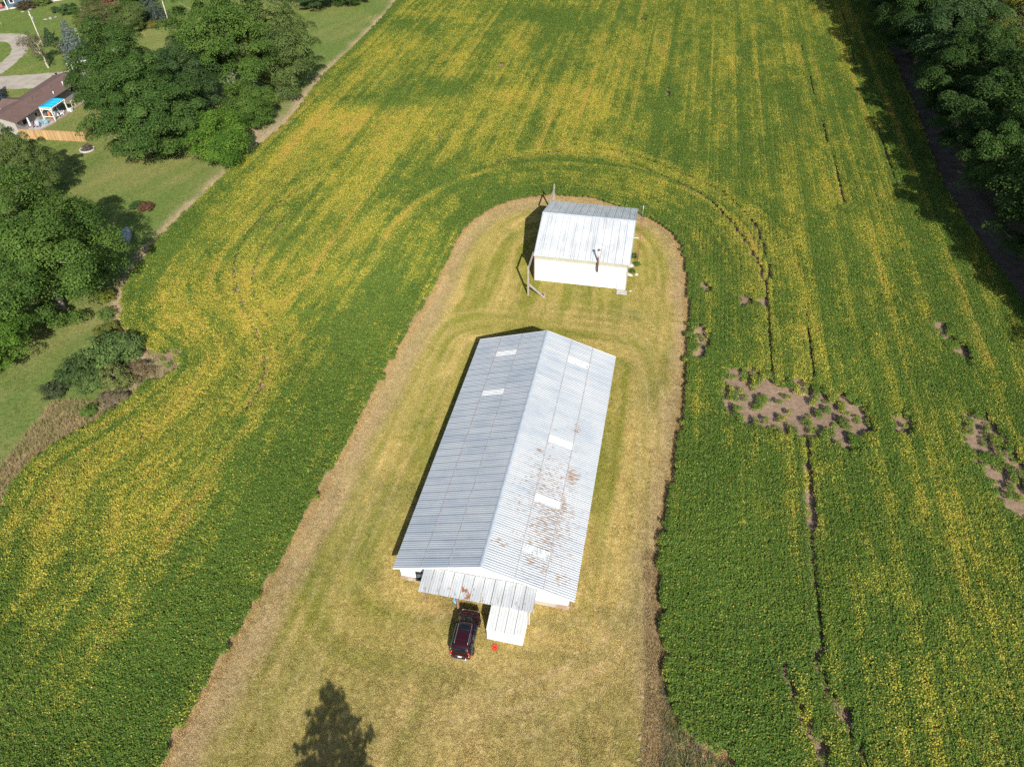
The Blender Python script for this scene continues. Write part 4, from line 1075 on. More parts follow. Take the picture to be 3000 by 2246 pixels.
TREES = [
    ('maple_a', (-56.5, 75.5), 17.5, 9.6, G1, .4, 'large dense maple on the left edge with its shadow on the lawn'),
    ('oval', (-61.0, 64.5), 9.5, 6.0, G3, 1.9, 'lower bright green tree crown at the left edge near the bushes'),
    ('maple_b', (-72.0, 102.0), 12.0, 5.2, G5, 2.2, 'tree at left edge just below the wooden fence'),
    ('maple_b', (-58.5, 117.0), 17.5, 9.4, G2, .9, 'broad dark green maple right of the wooden fence'),
    ('maple_a', (-68.0, 133.0), 17.0, 9.2, G2, 3.1, 'big maple hiding the end of the brown-roofed house'),
    ('oval', (-57.0, 131.5), 15.5, 6.2, G4, 5.0, 'darkest bluish green tree in the middle of the maple group'),
    ('open', (-50.5, 138.0), 24.0, 9.6, G1, 1.3, 'tallest tree of the group with pale forked trunk showing'),
    ('maple_b', (-43.0, 142.5), 19.5, 8.2, G5, 4.4, 'rounded grey-green tree nearest the field edge'),
    ('low', (-46.3, 115.2), 9.0, 5.7, G3, 2.6, 'small bright green maple at the field corner of the tree group'),
    ('low', (-45.2, 128.0), 8.5, 4.6, G1, 1.2, 'low leafy tree at the foot of the tallest pale trunk'),
    ('oval', (-46.5, 197.0), 9.0, 5.5, G4, .7, 'dark tree at the top edge beyond the maple group'),
    ('maple_b', (-39.0, 199.5), 8.5, 5.5, G2, 2.9, 'dark spreading tree at the top edge beside the field path'),
    ('oval', (-55, 204.0), 9.5, 6.0, G1, 3.9, 'tree at the top edge partly behind the tallest maple'),
    ('oval', (-93.5, 180.5), 7.0, 4.6, GP, .3, 'pale grey-green tree behind the blue spruce'),
    ('low', (-86.5, 181.5), 6.5, 4.4, G5, 1.7, 'bushy mid-green tree between the pale tree and the right utility pole'),
    ('oval', (-103.5, 203.0), 7.5, 4.5, G1, 2.4, 'green tree at top edge above the flower bed'),
    ('oval', (-92.5, 200.0), 7.5, 4.5, G1, 4.0, 'green tree at top edge left of the grey cedar'),
    ('open', (-74.5, 206.0), 9.0, 6.0, G2, 5.2, 'spreading tree at top edge right of the right utility pole'),
    ('oval', (-99.3, 184.6), 4.2, 1.7, G3, .5, 'narrow bright green sapling above the blue spruce'),
    # tree line beyond the lane on the right
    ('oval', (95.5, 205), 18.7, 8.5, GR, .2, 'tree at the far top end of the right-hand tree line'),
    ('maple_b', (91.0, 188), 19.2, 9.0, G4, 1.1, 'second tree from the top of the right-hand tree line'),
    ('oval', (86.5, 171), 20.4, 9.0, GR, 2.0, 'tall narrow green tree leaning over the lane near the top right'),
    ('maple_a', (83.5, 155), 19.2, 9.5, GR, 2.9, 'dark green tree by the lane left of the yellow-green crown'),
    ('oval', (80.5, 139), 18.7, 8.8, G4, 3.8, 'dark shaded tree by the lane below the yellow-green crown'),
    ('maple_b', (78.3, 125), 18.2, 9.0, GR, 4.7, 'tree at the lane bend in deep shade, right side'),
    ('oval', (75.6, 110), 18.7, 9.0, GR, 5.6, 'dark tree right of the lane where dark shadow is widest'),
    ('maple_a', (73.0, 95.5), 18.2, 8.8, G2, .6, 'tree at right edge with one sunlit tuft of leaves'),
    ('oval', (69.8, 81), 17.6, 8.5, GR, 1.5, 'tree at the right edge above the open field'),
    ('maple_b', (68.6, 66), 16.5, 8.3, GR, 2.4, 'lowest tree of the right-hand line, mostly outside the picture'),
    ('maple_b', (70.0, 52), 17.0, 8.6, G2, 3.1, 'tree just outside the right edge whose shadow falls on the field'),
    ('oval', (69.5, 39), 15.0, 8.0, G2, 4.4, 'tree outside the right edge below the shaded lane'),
    ('open', (96.0, 146), 18.0, 8.0, GY, 3.3, 'yellow-green birch-like tree in the second row at top right'),
    ('maple_a', (101.0, 168), 17.0, 8.0, G2, 4.2, 'wide mid-green tree of the second row above the yellow-green one'),
    ('maple_b', (106, 188), 17, 8.0, G1, 5.1, 'mid-green tree of the second row at the top right corner'),
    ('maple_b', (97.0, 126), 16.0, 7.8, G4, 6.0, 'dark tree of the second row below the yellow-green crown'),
    ('oval', (112, 150), 17, 8, G1, .9, 'lighter green tree of the third row at the right edge'),
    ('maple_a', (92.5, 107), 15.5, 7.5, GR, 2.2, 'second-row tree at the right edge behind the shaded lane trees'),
]
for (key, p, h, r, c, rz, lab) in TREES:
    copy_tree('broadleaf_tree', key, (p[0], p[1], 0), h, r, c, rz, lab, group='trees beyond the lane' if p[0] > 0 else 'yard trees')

# conifers
def conifer(name, seed, loc, h, r, col, label, tiers=16, upsweep=.05, leaf=.30, per=26, cat='tree', group='conifers', low=.25, powr=.9):
    g = np.random.default_rng(seed); P = []; Nn = []; L = []; W = []; T = []
    mb = MB(); mb.tube([(0, 0, -.1), (0, 0, h * .5), (0, 0, h * .96)], [.03 * h * .6, .02 * h * .6, .01], 7)
    for i in range(tiers):
        t = i / (tiers - 1); z = low + (h - low) * t * .97; R_ = r * (1 - t) ** powr * g.uniform(.88, 1.08) + .12
        nb = max(5, int(6 + 12 * (1 - t)))
        for b in range(nb):
            a = 6.283 * (b + g.random() * .8) / nb + i; Rb = R_ * g.uniform(.75, 1.12)
            d = np.array([math.cos(a), math.sin(a), 0])
            tip = d * Rb + np.array([0, 0, z - .16 * Rb + upsweep * Rb * 3]); st = np.array([0, 0, z + .12 * Rb])
            mb.tube([st, tip], [.012 * h * .3 * (1 - t) + .01, .006], 4, False)
            m_ = int(per * (.35 + Rb / r))
            q = .25 + .75 * g.random(m_) ** .7
            side = np.array([-d[1], d[0], 0]); off = g.normal(size=m_) * .16 * Rb * (1.15 - q) + g.normal(size=m_) * .06
            p = st + (tip - st) * q[:, None] + side * off[:, None] + g.normal(size=(m_, 3)) * np.array([.05, .05, .07]) - np.array([0, 0, 1]) * (np.abs(off) * .3)[:, None]
            P.append(p); Nn.append(np.array([0, 0, 1.0]) + d * .5 + g.normal(size=(m_, 3)) * .35); L.append(leaf * g.uniform(.7, 1.3, m_))
    P = np.concatenate(P); Nn = np.concatenate(Nn); L = np.concatenate(L)
    V, Fc = leaf_cards(P, Nn, L, L * .42, g, .2)
    t_ = empty(name, loc, 0, label, cat, group)
    me = np_mesh('crown', V, Fc, False, {'lr': np.repeat(np.clip(g.normal(.5, .25, len(P)), 0, 1), 4)})
    o = link('crown', me, M_needle, t_); o.color = (*col, 1)
    mb.build('trunk', M_bark_d, t_)
    return t_
conifer('spruce_tree', 31, (-95.0, 169.6, 0), 6.6, 3.3, (0.135, 0.175, 0.16), 'blue spruce with silvery layered branches beside the gravel drive')
conifer('spruce_tree', 32, (-101.6, 173.4, 0), 3.6, 1.6, (0.060, 0.105, 0.045), 'small dark green conifer behind the half-bare tree')
conifer('spruce_tree', 33, (-98.6, 142.4, 0), 4.6, 2.2, (0.075, 0.105, 0.115), 'dark blue conifer at left edge above the brown roof')
conifer('spruce_tree', 34, (-115.8, 173.0, 0), 4.4, 2.0, (0.050, 0.085, 0.065), 'dark conifer at left edge inside the drive loop')
conifer('cedar_tree', 35, (-84.0, 189.5, 0), 6.6, 3.7, (0.075, 0.105, 0.080), 'broad grey-green cedar left of the right utility pole', tiers=18, powr=.55, per=34)
# tall conifer standing behind the camera, seen only by its shadow on the grass
conifer('spruce_tree', 36, (-9.9, 5.6, 0), 14.6, 6.6, (0.055, 0.10, 0.045), 'tall conifer whose pointed shadow lies on the grass at the bottom', tiers=22, upsweep=.16, leaf=.55, per=40, powr=.72)

# half-bare tree beside the drive
def bare_tree(seed, loc, h, label, leafy=260, col=GP):
    g = np.random.default_rng(seed); mb = MB(); tips = []
    def grow(p, d, L, r_, depth):
        q = p + d * L; m_ = p.lerp(q, .5) + Vector(g.normal(size=3)) * L * .06
        mb.tube([p, m_, q], [r_, r_ * .82, r_ * .62], 5 if depth < 2 else 4, False)
        if depth >= 5: tips.append(q); return
        for j in range(3 if depth < 4 else 2):
            nd = (d + Vector(g.normal(size=3)) * .62 + Vector((0, 0, .06))).normalized(); grow(q, nd, L * g.uniform(.62, .82), r_ * .58, depth + 1)
    grow(Vector((0, 0, -.1)), Vector((-.06, .05, 1)).normalized(), h * .26, .26, 0)
    t_ = empty('bare_tree', loc, 0, label, 'tree', 'yard trees'); mb.build('trunk', simple('pale_bark', (.40, .34, .26), .9, 0, .25, 5, 0), t_)
    tp = np.array([list(q) for q in tips]); ix = g.integers(0, len(tp), leafy * 6)
    P = tp[ix] + g.normal(size=(len(ix), 3)) * .22; V, Fc = leaf_cards(P, g.normal(size=(len(ix), 3)) + np.array([0, 0, .6]), g.uniform(.12, .26, len(ix)), g.uniform(.08, .16, len(ix)), g)
    o = link('crown', np_mesh('crown', V, Fc, False, {'lr': np.repeat(g.random(len(ix)), 4)}), M_leaf, t_); o.color = (*col, 1)
bare_tree(41, (-96.0, 159.3, 0), 8.6, 'half-bare spreading tree between the two gravel drives', 520, (.13, .125, .06))

# shrubs and weeds
SHR = [
    ('bush', (-46.6, 65.2), 3.0, 3.0, (.11, .175, .05), 'large feathery green bush at the top of the field-edge thicket'),
    ('bush_b', (-44.3, 66.6), 2.4, 2.2, (.105, .165, .05), 'feathery bush on the field side of the thicket'),
    ('bush', (-48.6, 62.6), 2.4, 2.6, (.075, .12, .038), 'dark bush on the lawn side of the thicket'),
    ('bush_b', (-44.0, 60.8), 2.4, 2.0, (.16, .19, .06), 'pale yellow-green bush at the front of the thicket'),
    ('bush_b', (-50.2, 59.6), 1.5, 1.7, (.075, .10, .045), 'low dark bush at the lawn corner of the thicket'),
    ('bush', (-46.6, 60.6), 2.0, 2.0, (.11, .17, .05), 'mid-green bush in the middle of the thicket'),
    ('bush_b', (-42.4, 62.6), 1.4, 1.9, (.22, .17, .09), 'dry brownish bush at the field side of the thicket'),
    ('bush', (-43.4, 58.2), 1.2, 1.7, (.21, .175, .10), 'dry grey-brown bush at the lower end of the thicket'),
    ('bush_b', (-45.1, 56.4), 1.1, 1.0, (.12, .20, .04), 'small bright green weed clump below the thicket'),
    ('bush', (-48.6, 70.2), 1.3, 1.6, (.17, .19, .045), 'yellowish weed clump above the thicket'),
    ('bush_b', (-50.2, 73.4), 1.2, 1.3, (.13, .20, .05), 'bright green weeds further up the field edge'),
    ('bush', (-51.6, 77.0), 1.4, 1.2, (.20, .23, .04), 'yellow-green weeds beside the big left maple'),
    ('bush_b', (-54.3, 99.8), 1.2, 1.3, (.16, .085, .05), 'small rust-red shrub alone on the lawn'),
    ('bush', (-55.9, 100.2), 1.1, 1.2, (.07, .12, .04), 'small green shrub beside the rust-red shrub'),
    ('bush_b', (-71.9, 120.4), .8, 1.0, (.15, .12, .10), 'dark twiggy plant inside the round stone bed'),
    ('bush', (-107.0, 195.4), 2.2, 2.4, (.07, .13, .04), 'glossy green bush in the far flower bed'),
    ('bush_b', (-110.9, 196.8), 1.4, 1.2, (.06, .11, .04), 'small round bush left of the glossy far bush'),
    ('bush_b', (-120.3, 200.6), 1.7, 2.6, (.10, .085, .045), 'brownish bush along the wall of the blue house'),
    ('bush', (-117.6, 203.6), 1.7, 2.4, (.12, .17, .04), 'yellow-green bush along the wall of the blue house'),
    ('bush_b', (-91.5, 176.5), 1.4, 2.0, (.22, .23, .04), 'yellow flowering weeds right of the blue spruce'),
    ('bush', (-98.2, 199.4), 2.6, 2.2, (.21, .12, .065), 'reddish brown bush at the top edge'),
    ('bush_b', (-79.5, 186.5), 1.1, 2.8, (.17, .19, .05), 'yellow-green hedge of weeds left of the right utility pole'),
    ('bush', (-83.2, 185.2), 1.1, 2.4, (.19, .20, .05), 'yellow-green hedge of weeds below the grey cedar'),
    ('bush', (-98.6, 171.6), 1.3, 1.8, (.14, .17, .05), 'low weeds at the foot of the blue spruce'),
    ('bush_b', (-82.4, 141.5), .8, 1.0, (.10, .14, .05), 'small garden shrub against the house wall'),
    ('bush', (-82.0, 144.2), .7, 1.1, (.20, .22, .10), 'pale garden plant against the house wall'),
    ('bush', (16.75, 85.0), .7, .5, (.09, .17, .05), 'leafy weed at the foot of the antenna mast'),
    ('bush_b', (17.0, 83.3), .5, .5, (.10, .19, .05), 'weed clump among the pale stones by the square barn'),
    ('bush', (16.1, 81.6), .5, .45, (.10, .17, .05), 'weed against the right wall of the square barn'),
    ('bush_b', (34.3, 53.4), .9, .7, (.13, .17, .05), 'tall grass tuft in the big bare patch of the field'),
    ('bush', (8.35, 51.6), .45, .8, (.16, .17, .06), 'low weeds beside the right eave of the long barn'),
]
for i, (key, p, h, r, c, lab) in enumerate(SHR):
    copy_tree('shrub', key, (p[0], p[1], 0), h, r, c, i * 1.7, lab, 'shrub', 'shrubs and weeds')

# dead weeds and clods at the lower right edge of the mown grass; dry brush left
k = NT('dry_weed'); tv = k.attr('tint', 'INSTANCER', 'Vector'); k.fin(tv, .9, 0, .1); M_weed = k.mat
wsrc = []
for i in range(3):
    g = np.random.default_rng(300 + i); n = 26; a = g.random(n) * 6.283; b = g.random(n) * .25
    bs = np.stack([np.cos(a) * b, np.sin(a) * b, np.zeros(n) - .03], -1); tp = bs + np.stack([g.normal(size=n) * .16, g.normal(size=n) * .16, .2 + .35 * g.random(n)], -1)
    sd = np.stack([-np.sin(a), np.cos(a), np.zeros(n)], -1) * .022
    V = np.stack([bs - sd, bs + sd, tp], 1).reshape(-1, 3); me = np_mesh('weed', V, np.arange(n * 3).reshape(-1, 3)); me.materials.append(M_weed); wsrc.append(bpy.data.objects.new('dry_weed_%d' % i, me))
def weeds(name, poly, count, cols, label, hs=1.0):
    P_ = np.array(poly); x = rng.uniform(P_[:, 0].min(), P_[:, 0].max(), count); y = rng.uniform(P_[:, 1].min(), P_[:, 1].max(), count)
    mk = inside(poly, x, y); x, y = x[mk], y[mk]; n = len(x); t = np.clip(fbm(x * .6, y * .6, 111) * 1.6 - .3 + rng.normal(0, .15, n), 0, 1)[:, None]
    tc = np.array(cols[0]) * (1 - t) + np.array(cols[1]) * t
    scatter(name, np.stack([x, y, np.zeros(n)], -1), np.stack([np.zeros(n), np.zeros(n), rng.uniform(0, 6.28, n)], -1), np.stack([np.ones(n), np.ones(n), rng.uniform(.5, 1.2, n) * hs], -1), tc, rng.integers(0, 3, n), wsrc, label, 'weeds')
weeds('dead_weeds', [(9.6, 17), (10.9, 23.0), (11.3, 27), (12.4, 25), (12.2, 22.8), (13.1, 21.3), (14.6, 20.2), (16.4, 19.3), (17, 16)], 1800, ((.36, .29, .20), (.23, .25, .09)), 'strip of dead grey-brown weeds at the lower right crop edge')
weeds('dry_brush', [(-52, 42), (-51, 51), (-50.2, 58.5), (-46, 58.5), (-43.2, 56.5), (-43.4, 54.6), (-46.5, 50), (-48.5, 42)], 2200, ((.42, .305, .165), (.26, .245, .095)), 'reddish dry brush at the left corner of the field')
weeds('edge_weeds', curve([(-40.4, 59.5), (-38.2, 63.5), (-40.3, 66.8), (-44.6, 70.6), (-47.3, 75), (-48.2, 74), (-46, 69), (-42, 65.5), (-41.2, 63), (-42, 60)], 2), 900, ((.42, .30, .19), (.22, .24, .08)), 'tan and green weeds between the thicket and crop')
k = NT('clod'); k.fin(k.mix(k.ramp(k.noise(k.coord(), 3.0, 4), .3, .7), (.33, .235, .125), (.46, .34, .18)), .95, 0, .1); M_clod = k.mat
csrc = []
for i in range(3):
    g = np.random.default_rng(320 + i); n = 7; V = [(0, 0, .9)]
    for (zz, rr) in ((.55, .8), (-.2, 1.0)):
        for j in range(n): V.append((math.cos(6.283 * j / n) * rr * g.uniform(.7, 1.2), math.sin(6.283 * j / n) * rr * g.uniform(.7, 1.2), zz * g.uniform(.7, 1.2)))
    Fc = [(0, 1 + j, 1 + (j + 1) % n) for j in range(n)] + [(1 + j, 1 + n + j, 1 + n + (j + 1) % n) for j in range(n)] + [(1 + j, 1 + n + (j + 1) % n, 1 + (j + 1) % n) for j in range(n)]
    me = np_mesh('clod', V, Fc, True); me.materials.append(M_clod); csrc.append(bpy.data.objects.new('clod_%d' % i, me))
weeds('matted_thatch', [(11.6, 38), (12.6, 38), (12.0, 30), (11.8, 25.5), (11.4, 22), (10.6, 17), (8.2, 17), (9.4, 22.5), (10.3, 27), (10.9, 32)], 3800, ((.46, .335, .17), (.34, .25, .12)), 'matted tan thatch along the right edge of the mown grass', .55)
CL = curve([(12.0, 37), (11.4, 33.1), (11.2, 28.9), (11.0, 25.9), (10.4, 23.1), (9.4, 20.0), (9, 16)], .5)
g = np.random.default_rng(5); ii = g.integers(0, len(CL), 500); cl = np.array(CL)[ii]
n = len(cl); off = g.normal(0, .48, n) * np.clip((40 - cl[:, 1]) / 14, .25, 1.2)
sz_ = g.uniform(.035, .15, n) * (.5 + g.random(n))
scatter('dry_clods', np.stack([cl[:, 0] + off, cl[:, 1] + g.normal(0, .3, n), np.zeros(n)], -1), np.stack([np.zeros(n), np.zeros(n), g.uniform(0, 6.28, n)], -1), np.stack([sz_ * 1.5, sz_, sz_ * .6], -1), np.ones((n, 3)), g.integers(0, 3, n), csrc, 'lumpy dry thatch clods along the right edge of the mown grass', 'clods')

# ------------------------------------------------------------------ brown-roofed house
HA = math.atan2(3.1, 21.1)                       # the house runs along +y, leaning to +x
hd = np.array([math.sin(HA), math.cos(HA)]); hn = np.array([math.cos(HA), -math.sin(HA)])
house = empty('ranch_house', (-88.87, 126.5, 0), -HA, 'long single-storey house with brown shingle roof and grey siding', 'house')
HW, HL, HE, HR = 3.35, 21.3, 2.42, 3.32         # local x to the right of the ridge, y along it
k = NT('brown_shingles'); co = k.coord(house); xyz = k.sep(co)
br_ = k.n('ShaderNodeTexBrick'); br_.inputs['Scale'].default_value = 1.0; br_.inputs['Brick Width'].default_value = .45; br_.inputs['Row Height'].default_value = .16; br_.inputs['Mortar Size'].default_value = .008
cx_ = k.n('ShaderNodeCombineXYZ'); k.t.links.new(xyz[1], cx_.inputs[0]); k.t.links.new(xyz[0], cx_.inputs[1]); k.t.links.new(cx_.outputs[0], br_.inputs['Vector'])
br_.inputs['Color1'].default_value = (.185, .115, .095, 1); br_.inputs['Color2'].default_value = (.155, .098, .082, 1); br_.inputs['Mortar'].default_value = (.10, .065, .055, 1)
M_shing = k.fin(k.mix(k.ramp(k.noise(co, .7, 4), .3, .7, 0, .4), br_.outputs[0], (.21, .145, .125)), .9, 0, .2)
k = NT('grey_siding'); z = k.sep(k.coord())[2]
k.bump(k.math('FRACT', k.math('MULTIPLY', z, 7.0)), .5, .02); k.fin((.37, .325, .32), .7); M_gside = k.mat
M_cream = simple('cream_siding', (.36, .34, .31), .7, 0, .06, 4, 0)
rf = MB()
for sg in (-1, 1):
    a = [(0, 0, HR), (sg * HW, 0, HE), (sg * HW, HL, HE), (0, HL, HR)]; b = [(x, y, z - .14) for x, y, z in a]
    f = [(0, 1, 2, 3), (7, 6, 5, 4), (0, 4, 5, 1), (1, 5, 6, 2), (2, 6, 7, 3)]
    rf.add(a + b, f if sg > 0 else [q[::-1] for q in f])
roof = rf.build('roof', M_shing, house)
MB().bar((HW + .03, 0, HE - .04), (HW + .03, HL, HE - .04), .10, .10).build('gutter', simple('dark_gutter', (.045, .05, .052), .5, 0, .1, 4, 0), house)
for (x, y, r_, h_, mt) in ((.75, 19.9, .14, .22, M_galv), (.9, 14.2, .16, .22, M_shing), (1.9, 16.6, .10, .45, M_white), (2.3, 16.0, .09, .25, M_galv), (1.9, 18.0, .09, .2, M_galv), (2.6, 12.4, .09, .45, M_white), (.8, 8.6, .15, .22, M_shing), (.9, 2.6, .15, .2, M_shing)):
    zz = HR - x / HW * (HR - HE); MB().tube([(x, y, zz - .05), (x, y, zz + h_)], r_, 8).build('roof_vent', mt, roof)
WX = HW - .75
MB().box((WX - .06, HL / 2, 1.17), (.12, HL - .8, 2.34)).build('long_wall', M_gside, house)
MB().box((-WX + .06, HL / 2, 1.17), (.12, HL - .8, 2.34)).build('long_wall', M_gside, house)
for (y, mt) in ((.46, M_cream), (HL - .46, M_gside)):
    MB().add([(-WX + .12, y - .06, 0), (WX - .12, y - .06, 0), (WX - .12, y - .06, 2.34), (0, y - .06, HR - .15), (-WX + .12, y - .06, 2.34), (-WX + .12, y + .06, 0), (WX - .12, y + .06, 0), (WX - .12, y + .06, 2.34), (0, y + .06, HR - .15), (-WX + .12, y + .06, 2.34)],
             [(0, 1, 2, 3, 4), (9, 8, 7, 6, 5), (0, 5, 6, 1), (1, 6, 7, 2), (2, 7, 8, 3), (3, 8, 9, 4), (4, 9, 5, 0)]).build('gable_wall', mt, house)
dr = MB().box((WX + .03, 5.9, 1.02), (.06, .95, 2.02)).build('door', simple('tan_door', (.50, .46, .38), .6, 0, .1, 5, 0), house)
MB().box((WX + .07, 5.9, 1.45), (.03, .5, .6)).build('door_pane', M_dark, dr)
for y in (2.6, 9.6, 17.5):
    wn = MB().box((WX + .03, y, 1.45), (.05, 1.2, .9)).build('window', M_white, house); MB().box((WX + .05, y, 1.45), (.04, 1.06, .76)).build('pane', M_dark, wn)
# front wing with its own small gable roof on the far side
wg = MB()
for sg in (-1, 1):
    a = [(-1.6, 8.4, 2.95), (-1.6, 8.4 + sg * 2.2, HE - .1), (-5.0, 8.4 + sg * 2.2, HE - .1), (-5.0, 8.4, 2.95)]
    wg.add(a + [(x, y, z - .12) for x, y, z in a], [(0, 1, 2, 3), (7, 6, 5, 4), (0, 4, 5, 1), (1, 5, 6, 2), (2, 6, 7, 3)])
wg.build('wing_roof', M_shing, house)
MB().box((-4.0, 8.4, 1.1), (1.6, 3.8, 2.2)).build('wing_wall', M_gside, house)
def hp(x, y, z=0.0):
    q = np.array([-88.87, 126.5]) + hn * x + hd * y; return (q[0], q[1], z)

# patio, pergola and what stands on it
M_pave = simple('patio_pavers', (.40, .27, .22), .9, 0, .2, 1.5, 0); M_conc2 = simple('patio_concrete', (.47, .44, .42), .9, 0, .15, 2, 0)
pt = MB(); pt.prism([(2.6, 1.2), (4.4, 1.0), (5.2, 5.3), (5.6, 9.6), (5.4, 11.5), (2.6, 12)], 0.0, .07); tag(pt.build('patio', M_conc2, loc=(-88.87, 126.5, 0), rz=-HA), kind='structure')
pt = MB(); pt.prism([(4.35, .9), (4.75, .9), (5.7, 5.4), (6.0, 9.8), (5.75, 12), (6.0, 17.5), (5.4, 19.5), (5.2, 17.5), (5.3, 12), (5.55, 9.6), (5.25, 5.4)], 0.0, .09); tag(pt.build('brick_edging', M_pave, loc=(-88.87, 126.5, 0), rz=-HA), kind='structure')
perg = empty('pergola', hp(0, 0), -HA, 'white pergola with bright blue canopy beside the brown-roofed house', 'pergola')
M_perg = simple('pergola_paint', (.74, .74, .66), .6, 0, .06, 4, 0)
X0, X1, Y0, Y1, PT = 3.45, 5.55, 6.5, 10.6, 2.25
for (x, y) in ((X0, Y0), (X1, Y0), (X0, Y1), (X1, Y1)): MB().bar((x, y, 0), (x, y, PT), .16, .16).build('post', M_perg, perg)
for (a, b) in (((X0 - .2, Y0), (X1 + .2, Y0)), ((X0 - .2, Y1), (X1 + .2, Y1)), ((X0, Y0 - .2), (X0, Y1 + .2)), ((X1, Y0 - .2), (X1, Y1 + .2))):
    MB().bar((a[0], a[1], PT - .02 + (.11 if a[0] == b[0] else 0)), (b[0], b[1], PT - .02 + (.11 if a[0] == b[0] else 0)), .08, .18).build('beam', M_perg, perg)
for (x, y, dx, dy) in ((X1, Y0, -1, 0), (X1, Y0, 0, 1), (X0, Y0, 1, 0), (X1, Y1, 0, -1)):
    MB().bar((x + dx * .08, y + dy * .08, PT - .65), (x + dx * .6, y + dy * .6, PT - .08), .08, .08).build('brace', M_perg, perg)
for j in range(9):
    MB().bar((X0 - .25, Y0 + .1 + j * .49, PT + .22), (X1 + .3, Y0 + .1 + j * .49, PT + .22), .06, .12).build('rafter', M_perg, perg)
cn = MB(); nx_ = 14; V = []
for j in range(nx_ + 1):
    y = Y0 - .05 + (Y1 - Y0 + .1) * j / nx_; sg = .05 * math.sin(j * math.pi * .5)
    V += [(X0 - .1, y, PT + .34 + sg * .5), ((X0 + X1) / 2, y, PT + .36 + sg), (X1 + .12, y, PT + .32 + sg)]
cn.add(V, [(i * 3 + j, i * 3 + j + 1, i * 3 + j + 4, i * 3 + j + 3) for i in range(nx_) for j in range(2)], True)
o = cn.build('canopy', simple('blue_canopy', (.015, .50, .78), .7, 0, .06, 2, 0), perg); sd = o.modifiers.new('t', 'SOLIDIFY'); sd.thickness = .02
MB().bar((X0 + .1, Y0, .85), (X1 - .1, Y0, .85), .07, .12).build('rail', M_perg, perg)
MB().box(((X0 + X1) / 2, (Y0 + Y1) / 2, .12), (X1 - X0 + .5, Y1 - Y0 + .5, .14)).build('deck', simple('deck_boards', (.34, .27, .21), .85, 0, .2, 4, 0), perg)

M_bl = simple('pale_blue_paint', (.30, .58, .70), .55, 0, .08, 4, 0)
def garden_chair(loc, rz, label, mat, grp):
    t = empty('garden_chair', loc, rz, label, 'chair', grp)
    MB().bar((0, -.28, .40), (0, .26, .30), .52, .03).build('seat', mat, t)
    for j in range(5): MB().bar((-.22 + j * .11, .22, .30), (-.26 + j * .13, .52, 1.0 + .04 * (2 - abs(j - 2))), .09, .02, (0, -1, .3)).build('back_slat', mat, t)
    for s in (-1, 1):
        MB().bar((s * .32, -.34, .58), (s * .32, .38, .56), .13, .03).build('arm', mat, t)
        MB().bar((s * .29, -.28, 0), (s * .29, -.28, .57), .04, .09).build('front_leg', mat, t)
        MB().bar((s * .27, -.26, .38), (s * .27, .50, .02), .03, .11).build('rear_leg', mat, t)
    return t
q = hp(3.75, 5.15, .07); garden_chair(q, R(160), 'pale blue slatted garden chair nearer the house wall', M_bl, 'garden chairs')
q = hp(4.65, 5.25, .07); garden_chair(q, R(190), 'pale blue slatted garden chair nearer the lawn by the pergola', M_bl, 'garden chairs')
q = hp(3.95, 3.6, .07); garden_chair(q, R(20), 'lavender-grey garden chair on the lower patio', simple('lavender_paint', (.42, .42, .55), .6, 0, .1, 4, 0), 'garden chairs')
um = empty('folded_umbrella', hp(3.4, 2.7, .07), 0, 'closed white patio umbrella standing near the fence', 'umbrella')
MB().tube([(0, 0, 0), (0, 0, 2.2)], .025, 8).build('pole', M_galv, um)
c_ = MB(); c_.tube([(0, 0, .7), (0, 0, .8), (0, 0, 1.5), (0, 0, 2.05), (0, 0, 2.3)], [.20, .22, .14, .10, .02], 10); c_.build('canopy', M_white, um)
MB().tube([(0, 0, 0), (0, 0, .1)], .26, 14).build('base', M_conc, um)
tb = empty('patio_bench', hp(3.25, 4.4, .07), -HA, 'low tan wooden bench by the house door', 'bench')
M_tan = simple('tan_wood', (.52, .43, .30), .8, 0, .15, 6, 0)
for j in range(3): MB().bar((-.2 + j * .2, -.7, .42), (-.2 + j * .2, .7, .42), .17, .04).build('seat_plank', M_tan, tb)
for (x, y) in ((-.2, -.6), (.2, -.6), (-.2, .6), (.2, .6)): MB().bar((x, y, 0), (x, y, .4), .06, .06).build('leg', M_tan, tb)
an = empty('orange_float', hp(4.1, 7.3, .2), 0, 'orange folded cushion standing inside the pergola', 'cushion')
c_ = MB(); c_.tube([(0, 0, 0), (0, 0, .15), (0, 0, .8), (0, 0, 1.15), (0, 0, 1.25)], [.16, .22, .22, .15, .03], 12); c_.build('cover', simple('orange_cloth', (.75, .19, .07), .7, 0, .08, 5, 0), an)
M_wm = simple('white_furniture', (.72, .73, .75), .5, 0, .06, 5, 0)
gt = empty('patio_table', hp(4.6, 8.5, .19), -HA, 'round white table under the blue canopy', 'table')
MB().tube([(0, 0, .70), (0, 0, .74)], .5, 20).build('table_top', M_wm, gt)
for j in range(4): MB().tube([(.1 * math.cos(j * 1.57), .1 * math.sin(j * 1.57), .7), (.34 * math.cos(j * 1.57), .34 * math.sin(j * 1.57), 0)], .025, 6).build('leg', M_wm, gt)
for j, (x, y, a, lab) in enumerate(((5.2, 7.7, 40, 'white chair at the lawn side of the round table, nearer chair'), (5.25, 9.2, 100, 'white chair at the lawn side of the round table, farther chair'))):
    garden_chair(hp(x, y, .19), R(a), lab, M_wm, 'garden chairs')
pf = empty('white_planter', hp(5.85, 11.0, 0), -HA, 'white upright planter box outside the pergola corner', 'planter')
MB().prism([(-.2, -.3), (.2, -.3), (.2, .3), (-.2, .3)], 0, .75).build('box', M_white, pf)
MB().box((0, 0, .755), (.32, .52, .03)).build('soil', M_lane, pf)
